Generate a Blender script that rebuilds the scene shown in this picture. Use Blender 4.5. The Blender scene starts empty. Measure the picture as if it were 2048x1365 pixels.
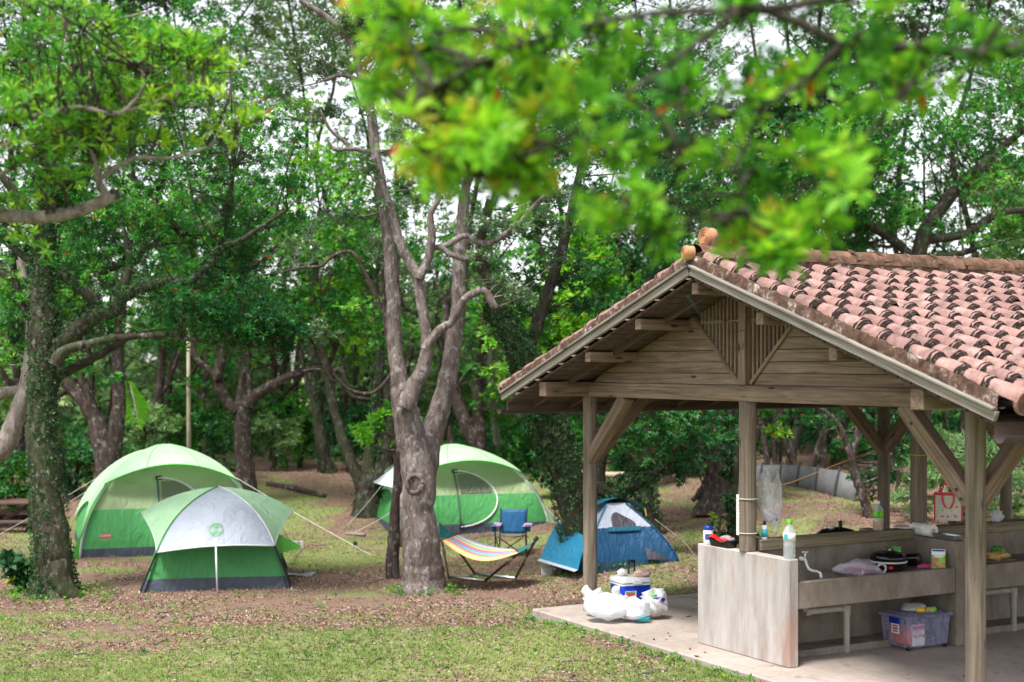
import bpy, bmesh, math, random
import numpy as np
from mathutils import Vector, Matrix, Euler

random.seed(7)
RNG = np.random.default_rng(11)
scene = bpy.context.scene
COL = scene.collection
PI = math.pi

# ------------------------------------------------------------------ camera
F, CX, HY, EYE = 2850.0, 1024.0, 735.0, 2.4      # focal length and horizon in photo pixels, eye height
cam_data = bpy.data.cameras.new('camera')
cam = bpy.data.objects.new('camera', cam_data)
COL.objects.link(cam)
cam.location = (0, 0, EYE)
cam.rotation_euler = (math.radians(90), 0, 0)
cam_data.sensor_width = 36.0
cam_data.lens = F / 2048 * 36.0
cam_data.shift_y = (HY - 682.5) / 2048
cam_data.clip_start = 0.05
cam_data.clip_end = 1500
cam_data.dof.use_dof = True
cam_data.dof.focus_distance = 12.5
cam_data.dof.aperture_fstop = 1.7
scene.camera = cam

# ------------------------------------------------------------------ world, sun, exposure
SUN_EL = math.radians(66)
world = bpy.data.worlds.new('World')
scene.world = world
world.use_nodes = True
wn = world.node_tree
wn.nodes.clear()
sky = wn.nodes.new('ShaderNodeTexSky')
sky.sky_type = 'NISHITA'
sky.sun_disc = False
sky.sun_elevation = SUN_EL
sky.air_density = 1.0
sky.dust_density = 1.5
sky.ozone_density = 0.6
hsv = wn.nodes.new('ShaderNodeHueSaturation')
hsv.inputs['Saturation'].default_value = 0.22
bgn = wn.nodes.new('ShaderNodeBackground')
bgn.inputs['Strength'].default_value = 0.068
won = wn.nodes.new('ShaderNodeOutputWorld')
wn.links.new(sky.outputs[0], hsv.inputs['Color'])
wn.links.new(hsv.outputs[0], bgn.inputs['Color'])
wn.links.new(bgn.outputs[0], won.inputs['Surface'])

sun_data = bpy.data.lights.new('sun', 'SUN')
sun_data.energy = 1.5
sun_data.angle = math.radians(16)
sun_data.color = (1.0, 0.96, 0.9)
sun = bpy.data.objects.new('sun', sun_data)
COL.objects.link(sun)
# the sun stands behind the camera, a little to its left, high up
sdir = Vector((-math.sin(math.radians(35)) * math.cos(SUN_EL), -math.cos(math.radians(35)) * math.cos(SUN_EL), math.sin(SUN_EL)))
sun.rotation_euler = sdir.to_track_quat('Z', 'Y').to_euler()
sky.sun_rotation = math.atan2(sdir.x, sdir.y)

scene.view_settings.view_transform = 'Standard'
scene.view_settings.look = 'None'
scene.view_settings.gamma = 1.0
scene.view_settings.use_curve_mapping = False
scene.view_settings.exposure = 2.25
scene.render.engine = 'CYCLES'
scene.cycles.max_bounces = 7
scene.cycles.diffuse_bounces = 2
scene.cycles.glossy_bounces = 3
scene.cycles.transmission_bounces = 6
scene.cycles.transparent_max_bounces = 8
scene.cycles.use_denoising = True

# ------------------------------------------------------------------ helpers: places
def P(px, py, d):
    return Vector(((px - CX) / F * d, d, EYE + (HY - py) / F * d))

def _hash(ix, iy, seed):
    n = (ix * 374761393 + iy * 668265263 + seed * 974711) & 0x7fffffff
    n = ((n ^ (n >> 13)) * 1274126177) & 0x7fffffff
    return ((n ^ (n >> 16)) & 0xffff) / 65535.0

def vnoise(x, y, seed=0):
    x = np.asarray(x, float); y = np.asarray(y, float)
    ix = np.floor(x).astype(np.int64); iy = np.floor(y).astype(np.int64)
    fx = x - ix; fy = y - iy
    fx = fx * fx * (3 - 2 * fx); fy = fy * fy * (3 - 2 * fy)
    a = _hash(ix, iy, seed); b = _hash(ix + 1, iy, seed)
    c = _hash(ix, iy + 1, seed); d = _hash(ix + 1, iy + 1, seed)
    return (a * (1 - fx) + b * fx) * (1 - fy) + (c * (1 - fx) + d * fx) * fy

def fbm(x, y, seed=0, o=4):
    s = 0.0; a = 0.5; t = 0.0
    for i in range(o):
        s = s + a * vnoise(np.asarray(x) * 2 ** i, np.asarray(y) * 2 ** i, seed + i * 17)
        t += a; a *= 0.5
    return s / t

def ss(a, b, x):
    t = np.clip((np.asarray(x, float) - a) / (b - a), 0, 1)
    return t * t * (3 - 2 * t)

def gz(x, y):
    x = np.asarray(x, float); y = np.asarray(y, float)
    z = -0.075 - 0.25 * ss(12.5, 17, y) * ss(2.2, -0.6, x)
    z = z + 0.62 * ss(22.5, 28, y) * ss(4.2, 1.6, x) + 0.25 * ss(25, 32, y) * ss(1.6, 4.2, x)
    z = z + 0.36 * ss(17.6, 20.6, y) * ss(2.4, 4.6, x) + 0.13 * ss(20, 26, y) * ss(2.0, 5, x)
    z = z + 0.02 * np.clip(y - 30, 0, 25)
    z = z + 0.62 * ss(10.6, 7.6, y) * ss(-1.0, -2.7, x) + 0.85 * ss(8, 1.5, y)
    z = z + 0.035 * np.exp(-((x - 1.2) ** 2 * .12 + (y - 12.2) ** 2 * .05))
    z = z + 0.05 * (fbm(x * 0.45, y * 0.45, 5, 3) - 0.5) * ss(0.0, 1.0, np.abs(y - 10) + np.abs(x) * 0.3)
    z = z + 0.03 * (fbm(x * 1.7, y * 1.7, 9, 2) - 0.5)
    return z

def G(px, py):
    d = 3.0
    while d < 90:
        p = P(px, py, d)
        if p.z <= float(gz(p.x, p.y)):
            break
        d += 0.02
    return Vector((p.x, p.y, float(gz(p.x, p.y))))

# ------------------------------------------------------------------ helpers: objects
def tag(o, label=None, cat=None, group=None, kind=None):
    if label: o['label'] = label
    if cat: o['category'] = cat
    if group: o['group'] = group
    if kind: o['kind'] = kind
    return o

def thing(name, label, cat, loc=(0, 0, 0), rotz=0.0, group=None):
    o = bpy.data.objects.new(name, None)
    o.empty_display_size = 0.1
    COL.objects.link(o)
    o.location = loc
    o.rotation_euler = (0, 0, rotz)
    return tag(o, label, cat, group)

def link(name, me, parent=None, loc=None, rot=None):
    o = bpy.data.objects.new(name, me)
    COL.objects.link(o)
    if parent is not None: o.parent = parent
    if loc is not None: o.location = loc
    if rot is not None: o.rotation_euler = rot
    return o

def np_mesh(name, V, Q, mats, smooth=False, tint=None, mat_idx=None):
    """mesh from arrays: V (n,3), Q (m,3|4)"""
    V = np.asarray(V, np.float32); Q = np.asarray(Q, np.int32)
    k = Q.shape[1]
    me = bpy.data.meshes.new(name)
    me.vertices.add(len(V)); me.vertices.foreach_set('co', V.ravel())
    me.loops.add(Q.size); me.loops.foreach_set('vertex_index', Q.ravel())
    me.polygons.add(len(Q))
    me.polygons.foreach_set('loop_start', np.arange(0, Q.size, k, dtype=np.int32))
    me.polygons.foreach_set('loop_total', np.full(len(Q), k, np.int32))
    if smooth: me.polygons.foreach_set('use_smooth', np.ones(len(Q), bool))
    for m in (mats if isinstance(mats, (list, tuple)) else [mats]): me.materials.append(m)
    if mat_idx is not None: me.polygons.foreach_set('material_index', np.asarray(mat_idx, np.int32))
    if tint is not None:
        at = me.attributes.new('tint', 'FLOAT', 'POINT')
        at.data.foreach_set('value', np.asarray(tint, np.float32))
    me.update(calc_edges=True)
    return me

class MB:
    """collects shapes for one mesh"""
    def __init__(self): self.v = []; self.f = []; self.m = []
    def add(self, vs, fs, mi=0):
        n = len(self.v)
        self.v += [tuple(p) for p in vs]
        self.f += [tuple(i + n for i in f) for f in fs]
        self.m += [mi] * len(fs)
        return self
    def box(self, c, s, mi=0, M=None):
        vs = [Vector((c[0] + sx * s[0] / 2, c[1] + sy * s[1] / 2, c[2] + sz * s[2] / 2)) for sx in (-1, 1) for sy in (-1, 1) for sz in (-1, 1)]
        if M is not None: vs = [M @ p for p in vs]
        return self.add(vs, [(0, 1, 3, 2), (4, 6, 7, 5), (0, 4, 5, 1), (2, 3, 7, 6), (0, 2, 6, 4), (1, 5, 7, 3)], mi)
    def tube(self, pts, rads, n=8, mi=0, caps=True):
        pts = [Vector(p) for p in pts]
        if not isinstance(rads, (list, tuple)): rads = [rads] * len(pts)
        vs = []; ref = None
        for i, p in enumerate(pts):
            t = (pts[min(i + 1, len(pts) - 1)] - pts[max(i - 1, 0)])
            t = t.normalized() if t.length > 1e-9 else Vector((0, 0, 1))
            if ref is None:
                ref = Vector((0, 0, 1)) if abs(t.z) < 0.9 else Vector((1, 0, 0))
            a = (ref - t * ref.dot(t)).normalized(); b = t.cross(a); ref = a
            for k in range(n):
                w = 2 * PI * k / n
                vs.append(p + (a * math.cos(w) + b * math.sin(w)) * rads[i])
        fs = []
        for i in range(len(pts) - 1):
            for k in range(n):
                k2 = (k + 1) % n
                fs.append((i * n + k, i * n + k2, (i + 1) * n + k2, (i + 1) * n + k))
        if caps:
            fs.append(tuple(range(n - 1, -1, -1)))
            fs.append(tuple((len(pts) - 1) * n + k for k in range(n)))
        return self.add(vs, fs, mi)
    def lathe(self, prof, c=(0, 0, 0), n=16, mi=0, sx=1, sy=1):
        vs = []; fs = []
        for r, z in prof:
            for k in range(n):
                w = 2 * PI * k / n
                vs.append((c[0] + r * sx * math.cos(w), c[1] + r * sy * math.sin(w), c[2] + z))
        for i in range(len(prof) - 1):
            for k in range(n):
                k2 = (k + 1) % n
                fs.append((i * n + k, i * n + k2, (i + 1) * n + k2, (i + 1) * n + k))
        fs.append(tuple(range(n - 1, -1, -1)))
        fs.append(tuple((len(prof) - 1) * n + k for k in range(n)))
        return self.add(vs, fs, mi)
    def grid(self, fn, nu, nv, mi=0):
        vs = [fn(i / nu, j / nv) for j in range(nv + 1) for i in range(nu + 1)]
        fs = [(j * (nu + 1) + i, j * (nu + 1) + i + 1, (j + 1) * (nu + 1) + i + 1, (j + 1) * (nu + 1) + i) for j in range(nv) for i in range(nu)]
        return self.add(vs, fs, mi)
    def poly(self, pts, mi=0): return self.add(pts, [tuple(range(len(pts)))], mi)
    def mesh(self, name, mats, smooth=False, bevel=0.0, solid=0.0, auto=None):
        me = bpy.data.meshes.new(name)
        me.from_pydata(self.v, [], self.f)
        for m in (mats if isinstance(mats, (list, tuple)) else [mats]): me.materials.append(m)
        me.polygons.foreach_set('material_index', self.m)
        bm = bmesh.new(); bm.from_mesh(me)
        bmesh.ops.recalc_face_normals(bm, faces=bm.faces)
        if bevel > 0:
            bmesh.ops.bevel(bm, geom=[e for e in bm.edges if e.calc_face_angle(0) > 0.6], offset=bevel, segments=1, affect='EDGES', profile=0.5)
        if solid > 0:
            bmesh.ops.solidify(bm, geom=list(bm.faces), thickness=solid)
        bm.to_mesh(me); bm.free()
        if smooth: me.polygons.foreach_set('use_smooth', [True] * len(me.polygons))
        if auto is not None:
            try: me.set_sharp_from_angle(angle=auto)
            except Exception: pass
        me.update()
        return me
    def build(self, name, mats, parent=None, smooth=False, bevel=0.0, solid=0.0, auto=None, loc=None, rot=None):
        return link(name, self.mesh(name, mats, smooth, bevel, solid, auto), parent, loc, rot)

def frame(p0, p1, up=(0, 0, 1)):
    """matrix with X along p0->p1, origin in the middle"""
    p0 = Vector(p0); p1 = Vector(p1)
    x = (p1 - p0).normalized(); u = Vector(up)
    if abs(x.dot(u)) > 0.98: u = Vector((0, 1, 0))
    y = u.cross(x).normalized(); z = x.cross(y)
    M = Matrix((x, y, z)).transposed().to_4x4()
    M.translation = (p0 + p1) / 2
    return M, (p1 - p0).length

def beam(name, parent, p0, p1, w, h, mat, up=(0, 0, 1), bev=0.005):
    M, L = frame(p0, p1, up)
    o = MB().box((0, 0, 0), (L, w, h)).build(name, mat, parent, bevel=bev)
    o.matrix_local = M
    return o

def roundpost(name, parent, p0, p1, r, mat, n=14, seed=0):
    M, L = frame(p0, p1, (0, 1, 0))
    rr = random.Random(seed)
    k = 12
    pts = [(-L / 2 + L * i / k, rr.uniform(-.002, .002), rr.uniform(-.002, .002)) for i in range(k + 1)]
    o = MB().tube(pts, [r * rr.uniform(.975, 1.02) for _ in pts], n).build(name, mat, parent, smooth=True, auto=0.9)
    o.matrix_local = M
    return o

def text(body, size, mat, parent, loc, rot, name='lettering', depth=0.0006, align='CENTER', sx=1.0):
    cu = bpy.data.curves.new(name, 'FONT')
    cu.body = body; cu.size = size; cu.align_x = align; cu.align_y = 'CENTER'
    cu.extrude = depth; cu.resolution_u = 2
    tmp = bpy.data.objects.new(name, cu)
    COL.objects.link(tmp)
    dg = bpy.context.evaluated_depsgraph_get()
    me = bpy.data.meshes.new_from_object(tmp.evaluated_get(dg))
    bpy.data.objects.remove(tmp)
    me.name = name; me.materials.clear(); me.materials.append(mat)
    o = link(name, me, parent, loc, rot)
    o.scale = (sx, 1, 1)
    return o

# ------------------------------------------------------------------ materials
MATS = {}
class NT:
    def __init__(self, name):
        self.m = bpy.data.materials.new(name); self.m.use_nodes = True
        self.t = self.m.node_tree; self.n = self.t.nodes; self.l = self.t.links
        self.n.clear()
        self.out = self.n.new('ShaderNodeOutputMaterial')
        MATS[name] = self.m
    def node(self, typ, **kw):
        nd = self.n.new(typ)
        for k, v in kw.items():
            if k.startswith('i_'):
                nd.inputs[k[2:].replace('_', ' ')].default_value = v
            else: setattr(nd, k, v)
        return nd
    def link(self, a, b): self.l.new(a, b)
    def ramp(self, fac, stops, interp='LINEAR'):
        r = self.n.new('ShaderNodeValToRGB'); r.color_ramp.interpolation = interp
        e = r.color_ramp.elements
        while len(e) < len(stops): e.new(0.5)
        for i, (p, c) in enumerate(stops):
            e[i].position = p; e[i].color = (*c, 1) if len(c) == 3 else c
        self.link(fac, r.inputs[0]); return r.outputs[0]
    def coords(self, scale=(1, 1, 1), kind='Object', rnd=True):
        tc = self.node('ShaderNodeTexCoord'); mp = self.node('ShaderNodeMapping')
        mp.inputs['Scale'].default_value = scale
        self.link(tc.outputs[kind], mp.inputs['Vector'])
        if rnd:
            oi = self.node('ShaderNodeObjectInfo')
            mu = self.node('ShaderNodeMath', operation='MULTIPLY'); mu.inputs[1].default_value = 37.0
            self.link(oi.outputs['Random'], mu.inputs[0])
            cb = self.node('ShaderNodeCombineXYZ')
            for k in range(3): self.link(mu.outputs[0], cb.inputs[k])
            self.link(cb.outputs[0], mp.inputs['Location'])
        return mp.outputs[0]
    def noise(self, vec, scale, detail=4, rough=0.55, dist=0.0):
        n = self.node('ShaderNodeTexNoise'); n.inputs['Scale'].default_value = scale
        n.inputs['Detail'].default_value = detail; n.inputs['Roughness'].default_value = rough
        n.inputs['Distortion'].default_value = dist
        self.link(vec, n.inputs['Vector']); return n.outputs[0]
    def mix(self, fac, a, b, blend='MIX'):
        m = self.node('ShaderNodeMix', data_type='RGBA', blend_type=blend)
        for s, x in ((0, fac), (6, a), (7, b)):
            if hasattr(x, 'links'): self.link(x, m.inputs[s])
            else: m.inputs[s].default_value = x if s == 0 else (*x, 1)
        return m.outputs[2]
    def bump(self, h, strength=0.3, dist=0.01):
        b = self.node('ShaderNodeBump'); b.inputs['Strength'].default_value = strength; b.inputs['Distance'].default_value = dist
        self.link(h, b.inputs['Height']); return b.outputs[0]
    def bsdf(self, color, rough=0.7, normal=None, **kw):
        b = self.node('ShaderNodeBsdfPrincipled')
        if hasattr(color, 'links'): self.link(color, b.inputs['Base Color'])
        else: b.inputs['Base Color'].default_value = (*color, 1)
        if hasattr(rough, 'links'): self.link(rough, b.inputs['Roughness'])
        else: b.inputs['Roughness'].default_value = rough
        if normal is not None: self.link(normal, b.inputs['Normal'])
        for k, v in kw.items(): b.inputs[k.replace('_', ' ')].default_value = v
        return b
    def done(self, sh): self.link(sh.outputs[0] if hasattr(sh, 'outputs') else sh, self.out.inputs['Surface']); return self.m

def plain(name, col, rough=0.6, var=0.12, scale=6.0, **kw):
    t = NT(name)
    n = t.noise(t.coords(), scale, 3)
    dark = tuple(c * (1 - var) for c in col); lite = tuple(min(1, c * (1 + var)) for c in col)
    return t.done(t.bsdf(t.ramp(n, [(0.3, dark), (0.7, lite)]), rough, **kw))

def wood_mat(name, dark, mid, lite, scale=1.0, rough=0.8, stain=0.35):
    t = NT(name)
    v = t.coords((1.2 * scale, 22 * scale, 22 * scale))
    g = t.noise(v, 1.0, 6, 0.65, 1.2)
    v2 = t.coords((1, 2.2, 2.2))
    blot = t.noise(v2, 2.2, 4, 0.6)
    c = t.ramp(g, [(0.28, dark), (0.48, mid), (0.72, lite)])
    c2 = t.mix(t.ramp(blot, [(0.38, (0, 0, 0)), (0.68, (stain,) * 3)]), c, tuple(x * 0.42 for x in mid))
    # the odd knot
    vo = t.node('ShaderNodeTexVoronoi'); vo.inputs['Scale'].default_value = 1.0
    t.link(t.coords((2.1, 8, 8)), vo.inputs['Vector'])
    c3 = t.mix(t.ramp(vo.outputs['Distance'], [(0.05, (1, 1, 1)), (0.13, (0, 0, 0))]), c2, tuple(x * 0.4 for x in dark))
    return t.done(t.bsdf(c3, rough, t.bump(g, 0.5, 0.006), Specular_IOR_Level=0.25))

wood_mat('weathered_wood', (.070, .043, .029), (.20, .138, .096), (.31, .24, .185))
wood_mat('weathered_log', (.075, .056, .042), (.18, .142, .11), (.29, .245, .20), 0.8)
wood_mat('pale_board', (.10, .085, .07), (.22, .195, .165), (.34, .315, .28), 1.0, 0.75, 0.3)
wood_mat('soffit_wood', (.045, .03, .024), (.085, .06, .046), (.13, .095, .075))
wood_mat('rail_wood', (.10, .082, .055), (.21, .175, .12), (.33, .285, .20))
wood_mat('table_wood', (.05, .03, .025), (.09, .055, .05), (.14, .09, .08))

# concrete with streaks and rust
t = NT('concrete')
v = t.coords((1, 1, 0.16), rnd=False)
st = t.noise(v, 9, 6, 0.65); bl = t.noise(t.coords((1, 1, 0.45), rnd=False), 2.6, 5, 0.6)
c = t.ramp(st, [(0.25, (.30, .265, .25)), (0.5, (.41, .375, .36)), (0.75, (.50, .47, .465))])
c = t.mix(t.ramp(bl, [(0.52, (0, 0, 0)), (0.66, (.62, .62, .62))]), c, (.37, .20, .145))
c = t.mix(t.ramp(t.noise(t.coords((1, 1, 0.2), rnd=False), 5.5, 5, .7), [(0.5, (0, 0, 0)), (0.7, (.40, .40, .40))]), c, (.16, .13, .11))
gr = t.noise(t.coords(rnd=False), 60, 3)
t.done(t.bsdf(c, 0.85, t.bump(gr, 0.35, 0.004), Specular_IOR_Level=0.2))

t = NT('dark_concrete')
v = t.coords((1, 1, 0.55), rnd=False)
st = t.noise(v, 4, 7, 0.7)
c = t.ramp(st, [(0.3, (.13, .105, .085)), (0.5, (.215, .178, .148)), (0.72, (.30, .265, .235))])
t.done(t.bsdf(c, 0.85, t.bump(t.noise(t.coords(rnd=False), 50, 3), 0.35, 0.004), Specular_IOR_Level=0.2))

t = NT('slab_concrete')
n1 = t.noise(t.coords(rnd=False), 1.3, 6, 0.6); n2 = t.noise(t.coords(rnd=False), 14, 5, 0.7)
c = t.ramp(n1, [(0.3, (.27, .225, .195)), (0.7, (.44, .385, .35))])
c = t.mix(t.ramp(n2, [(0.4, (.35, .35, .35)), (0.7, (0, 0, 0))]), c, (.20, .15, .12))
c = t.mix(t.ramp(t.noise(t.coords(rnd=False), 3.2, 5, .7), [(0.58, (0, 0, 0)), (0.7, (.7, .7, .7))]), c, (.14, .10, .08))
t.done(t.bsdf(c, t.ramp(n1, [(0.3, (.5,) * 3), (0.7, (.85,) * 3)]), t.bump(n2, 0.25, 0.004), Specular_IOR_Level=0.3))

# clay roof tile, mortar, lichen
t = NT('clay_tile')
n1 = t.noise(t.coords((3, 3, 3)), 2.2, 6, 0.7); oi = t.node('ShaderNodeObjectInfo')
c = t.ramp(n1, [(0.25, (.17, .088, .078)), (0.5, (.30, .168, .146)), (0.75, (.45, .305, .27))])
c = t.mix(t.ramp(oi.outputs['Random'], [(0, (.0,) * 3), (.6, (.25,) * 3), (1, (.8,) * 3)]), c, (.19, .10, .09))
c = t.mix(t.ramp(t.noise(t.coords((1, 1, 1)), 9, 6, .75), [(0.48, (0, 0, 0)), (0.66, (.8,) * 3)]), c, (.085, .06, .055))
t.done(t.bsdf(c, 0.75, t.bump(n1, 0.2, 0.004), Specular_IOR_Level=0.35))
t = NT('ridge_clay')
n1 = t.noise(t.coords((1, 1, 1)), 7.0, 6, 0.65)
c = t.ramp(n1, [(0.3, (.05, .03, .018)), (0.5, (.11, .062, .04)), (0.70, (.25, .135, .095))])
c = t.mix(t.ramp(t.noise(t.coords(), 30, 5, .7), [(0.62, (0, 0, 0)), (0.72, (.8,) * 3)]), c, (.5, .46, .42))
t.done(t.bsdf(c, 0.85, t.bump(n1, 0.3, 0.006), Specular_IOR_Level=0.2))
t = NT('mortar_lichen')
n1 = t.noise(t.coords((1, 1, 1)), 11.0, 6, 0.75)
c = t.ramp(n1, [(0.38, (.035, .021, .015)), (0.54, (.085, .052, .038)), (0.62, (.20, .17, .15)), (0.70, (.50, .48, .46))])
t.done(t.bsdf(c, 0.95, t.bump(n1, 0.6, 0.012), Specular_IOR_Level=0.1))
t = NT('mortar_dark')
n1 = t.noise(t.coords((1, 1, 1)), 26.0, 5, 0.75)
c = t.ramp(n1, [(0.40, (.012, .009, .008)), (0.60, (.045, .031, .027)), (0.72, (.25, .23, .215))])
t.done(t.bsdf(c, 0.95, t.bump(n1, 0.6, 0.01), Specular_IOR_Level=0.1))
plain('orange_clay', (.44, .20, .10), 0.75, 0.3, 14)

# fabrics
def fabric(name, col, rough=0.55, trans=0.25, fold=0.25):
    t = NT(name)
    n1 = t.noise(t.coords((1, 1, 1)), 2.2, 3, 0.5, 0.6)
    n2 = t.noise(t.coords((1, 1, 0.35)), 7, 3, 0.5, 1.5)
    c = t.ramp(n1, [(0.3, tuple(x * .88 for x in col)), (0.7, tuple(min(1, x * 1.1) for x in col))])
    nm = t.bump(n2, min(1, fold * 2.6), 0.05)
    b = t.bsdf(c, rough, nm, Specular_IOR_Level=0.35)
    tr = t.node('ShaderNodeBsdfTranslucent'); t.link(c, tr.inputs['Color'])
    mx = t.node('ShaderNodeMixShader'); mx.inputs[0].default_value = trans
    t.link(b.outputs[0], mx.inputs[1]); t.link(tr.outputs[0], mx.inputs[2])
    return t.done(mx)
fabric('tent_light_green', (.48, .75, .47), trans=.3)
fabric('tent_green', (.075, .33, .10), trans=.22)
fabric('tent_sage', (.36, .47, .25), trans=.3)
fabric('tent_bright_green', (.12, .55, .08), trans=.2)
fabric('tent_grey', (.36, .395, .47), trans=.12, fold=.22)
fabric('tent_white', (.74, .78, .80), trans=.3)
fabric('tent_charcoal', (.055, .065, .09), trans=.05)
fabric('tent_mesh', (.12, .145, .095), trans=.05)
fabric('tent_blue', (.005, .058, .14), trans=.15)
fabric('tent_sky_blue', (.02, .19, .33), trans=.2)  # the tent's blue lightened, as on its side catching light
fabric('tent_teal', (.015, .13, .21), trans=.2)
fabric('tent_slate', (.02, .055, .085), trans=.1)
fabric('tent_dark_mesh', (.05, .045, .06), trans=.05)
fabric('chair_blue', (.01, .10, .24), trans=.05)
fabric('chair_teal', (.01, .16, .17), trans=.05)
fabric('pink_blue', (.42, .32, .52), trans=.05)
plain('strap_black', (.012, .012, .014), 0.6)
plain('rope_white', (.52, .54, .50), 0.8)
plain('rope_orange', (.45, .20, .08), 0.8)
plain('rope_yellow', (.50, .38, .06), 0.8)
plain('pole_grey', (.55, .57, .58), 0.4)
plain('steel', (.62, .62, .64), 0.34, 0.05, Metallic=1.0)
plain('dark_metal', (.05, .045, .05), 0.35, 0.1, Metallic=0.6)
plain('bronze_metal', (.16, .12, .11), 0.35, 0.1, Metallic=0.8)
plain('white_plastic', (.78, .78, .80), 0.35, 0.05)
plain('cream_plastic', (.62, .58, .50), 0.4, 0.1)
plain('blue_plastic', (.004, .045, .52), 0.35, 0.05)
plain('deep_blue_plastic', (.004, .02, .30), 0.35, 0.05)
plain('black_plastic', (.01, .01, .012), 0.3)
plain('black_enamel', (.006, .006, .008), 0.12)
plain('red_plastic', (.68, .012, .015), 0.4)
plain('lime_plastic', (.12, .62, .03), 0.35)
plain('teal_label', (.04, .38, .48), 0.45)
plain('green_label', (.20, .52, .02), 0.45)
plain('green_print', (.05, .36, .06), 0.45)
plain('red_print', (.55, .02, .04), 0.45)
plain('pink_print', (.62, .06, .22), 0.45)
plain('blue_print', (.02, .05, .28), 0.45)
plain('yellow_print', (.75, .50, .03), 0.45)
plain('food_tan', (.50, .33, .12), 0.6, 0.4, 40)
plain('orange_plastic', (.72, .13, .03), 0.5)
plain('orange_cloth', (.62, .07, .02), 0.8)
plain('canvas_white', (.66, .63, .58), 0.8)
plain('paper_white', (.82, .81, .78), 0.8, 0.04)
plain('tea_liquid', (.42, .15, .02), 0.15)
plain('pvc_grey', (.36, .33, .28), 0.5, 0.2)
plain('fence_sheet', (.14, .14, .148), 0.7, 0.25, 3)
plain('fence_post', (.06, .065, .075), 0.6)
plain('bamboo', (.38, .33, .24), 0.7, 0.2)
plain('gutter_dark', (.045, .03, .028), 0.6, 0.3)
plain('wire_teal', (.02, .07, .065), 0.5)
plain('sign_grey', (.42, .42, .40), 0.6)
plain('skin_pink', (.65, .42, .36), 0.6)

def sheer(name, col, alpha, rough=0.25):
    t = NT(name)
    n2 = t.noise(t.coords((1, 1, .7)), 14, 4, 0.6, 1.0)
    b = t.bsdf(col, rough, t.bump(n2, 0.6, 0.02), Specular_IOR_Level=0.5)
    tl = t.node('ShaderNodeBsdfTranslucent'); tl.inputs['Color'].default_value = (*col, 1)
    m0 = t.node('ShaderNodeMixShader'); m0.inputs[0].default_value = 0.35
    t.link(b.outputs[0], m0.inputs[1]); t.link(tl.outputs[0], m0.inputs[2])
    tr = t.node('ShaderNodeBsdfTransparent')
    mx = t.node('ShaderNodeMixShader')
    t.link(t.ramp(n2, [(0.3, (max(0, alpha - .15),) * 3), (0.7, (min(1, alpha + .15),) * 3)]), mx.inputs[0])
    t.link(tr.outputs[0], mx.inputs[1]); t.link(m0.outputs[0], mx.inputs[2])
    return t.done(mx)
sheer('bag_white', (.90, .91, .95), 0.93)
sheer('bag_sheer', (.85, .87, .90), 0.62)
sheer('bag_clear', (.80, .80, .84), 0.36, 0.12)
sheer('bag_lilac', (.74, .70, .80), 0.6)
sheer('bin_plastic', (.50, .50, .74), 0.40, 0.3)
sheer('bottle_clear', (.80, .84, .88), 0.40, 0.08)

# bark
def bark(name, dark, mid, lite, lichen=0.5, moss=0.0):
    t = NT(name)
    v = t.coords((5, 5, 1.4), rnd=False)
    n1 = t.noise(v, 3.2, 6, 0.7, 0.8)
    c = t.ramp(n1, [(0.3, dark), (0.5, mid), (0.7, lite)])
    vo = t.node('ShaderNodeTexVoronoi'); vo.inputs['Scale'].default_value = 9
    t.link(t.coords((1, 1, 1), rnd=False), vo.inputs['Vector'])
    n2 = t.noise(t.coords((1, 1, .8), rnd=False), 13.0, 4, 0.65)
    c = t.mix(t.ramp(n2, [(0.56, (0, 0, 0)), (0.62, (lichen,) * 3)]), c, (.42, .40, .38))
    if moss:
        n3 = t.noise(t.coords(rnd=False), 3.0, 5, 0.7)
        c = t.mix(t.ramp(n3, [(0.42, (0, 0, 0)), (0.6, (moss,) * 3)]), c, (.045, .075, .025))
    return t.done(t.bsdf(c, 0.9, t.bump(n1, 0.9, 0.03), Specular_IOR_Level=0.15))
bark('bark_grey', (.048, .037, .034), (.145, .117, .107), (.26, .222, .208), 0.5)
bark('bark_brown', (.020, .014, .012), (.058, .042, .036), (.12, .093, .082), 0.3)
bark('bark_dark', (.016, .012, .010), (.042, .032, .027), (.085, .068, .058), 0.2, 0.4)
bark('bark_mossy', (.018, .014, .011), (.050, .040, .031), (.11, .093, .076), 0.3, 0.6)
bark('bark_pale', (.10, .08, .068), (.23, .195, .17), (.38, .335, .305), 0.4)

# foliage
def leafmat(name, stops, trans=0.4, rough=0.45, spec=0.22):
    t = NT(name)
    at = t.node('ShaderNodeAttribute'); at.attribute_name = 'tint'
    c = t.ramp(at.outputs['Fac'], stops)
    b = t.bsdf(c, rough, Specular_IOR_Level=spec)
    tr = t.node('ShaderNodeBsdfTranslucent')
    t.link(t.mix(1.0, c, (1.0, 1.12, 0.55), 'MULTIPLY'), tr.inputs['Color'])
    mx = t.node('ShaderNodeMixShader'); mx.inputs[0].default_value = trans
    t.link(b.outputs[0], mx.inputs[1]); t.link(tr.outputs[0], mx.inputs[2])
    return t.done(mx)
RED = (.40, .05, .015)
leafmat('leaf_mid', [(0, (.012, .07, .022)), (.4, (.035, .185, .04)), (.75, (.12, .37, .035)), (.975, (.36, .55, .04)), (.985, RED)], .44)
leafmat('leaf_dark', [(0, (.012, .055, .024)), (.5, (.03, .13, .04)), (.9, (.07, .24, .04)), (.985, (.16, .34, .05)), (.99, RED)], .36)
leafmat('leaf_grey', [(0, (.035, .08, .045)), (.5, (.085, .155, .08)), (.9, (.16, .26, .10)), (1, (.24, .36, .10))], .34, .3, .7)
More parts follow.
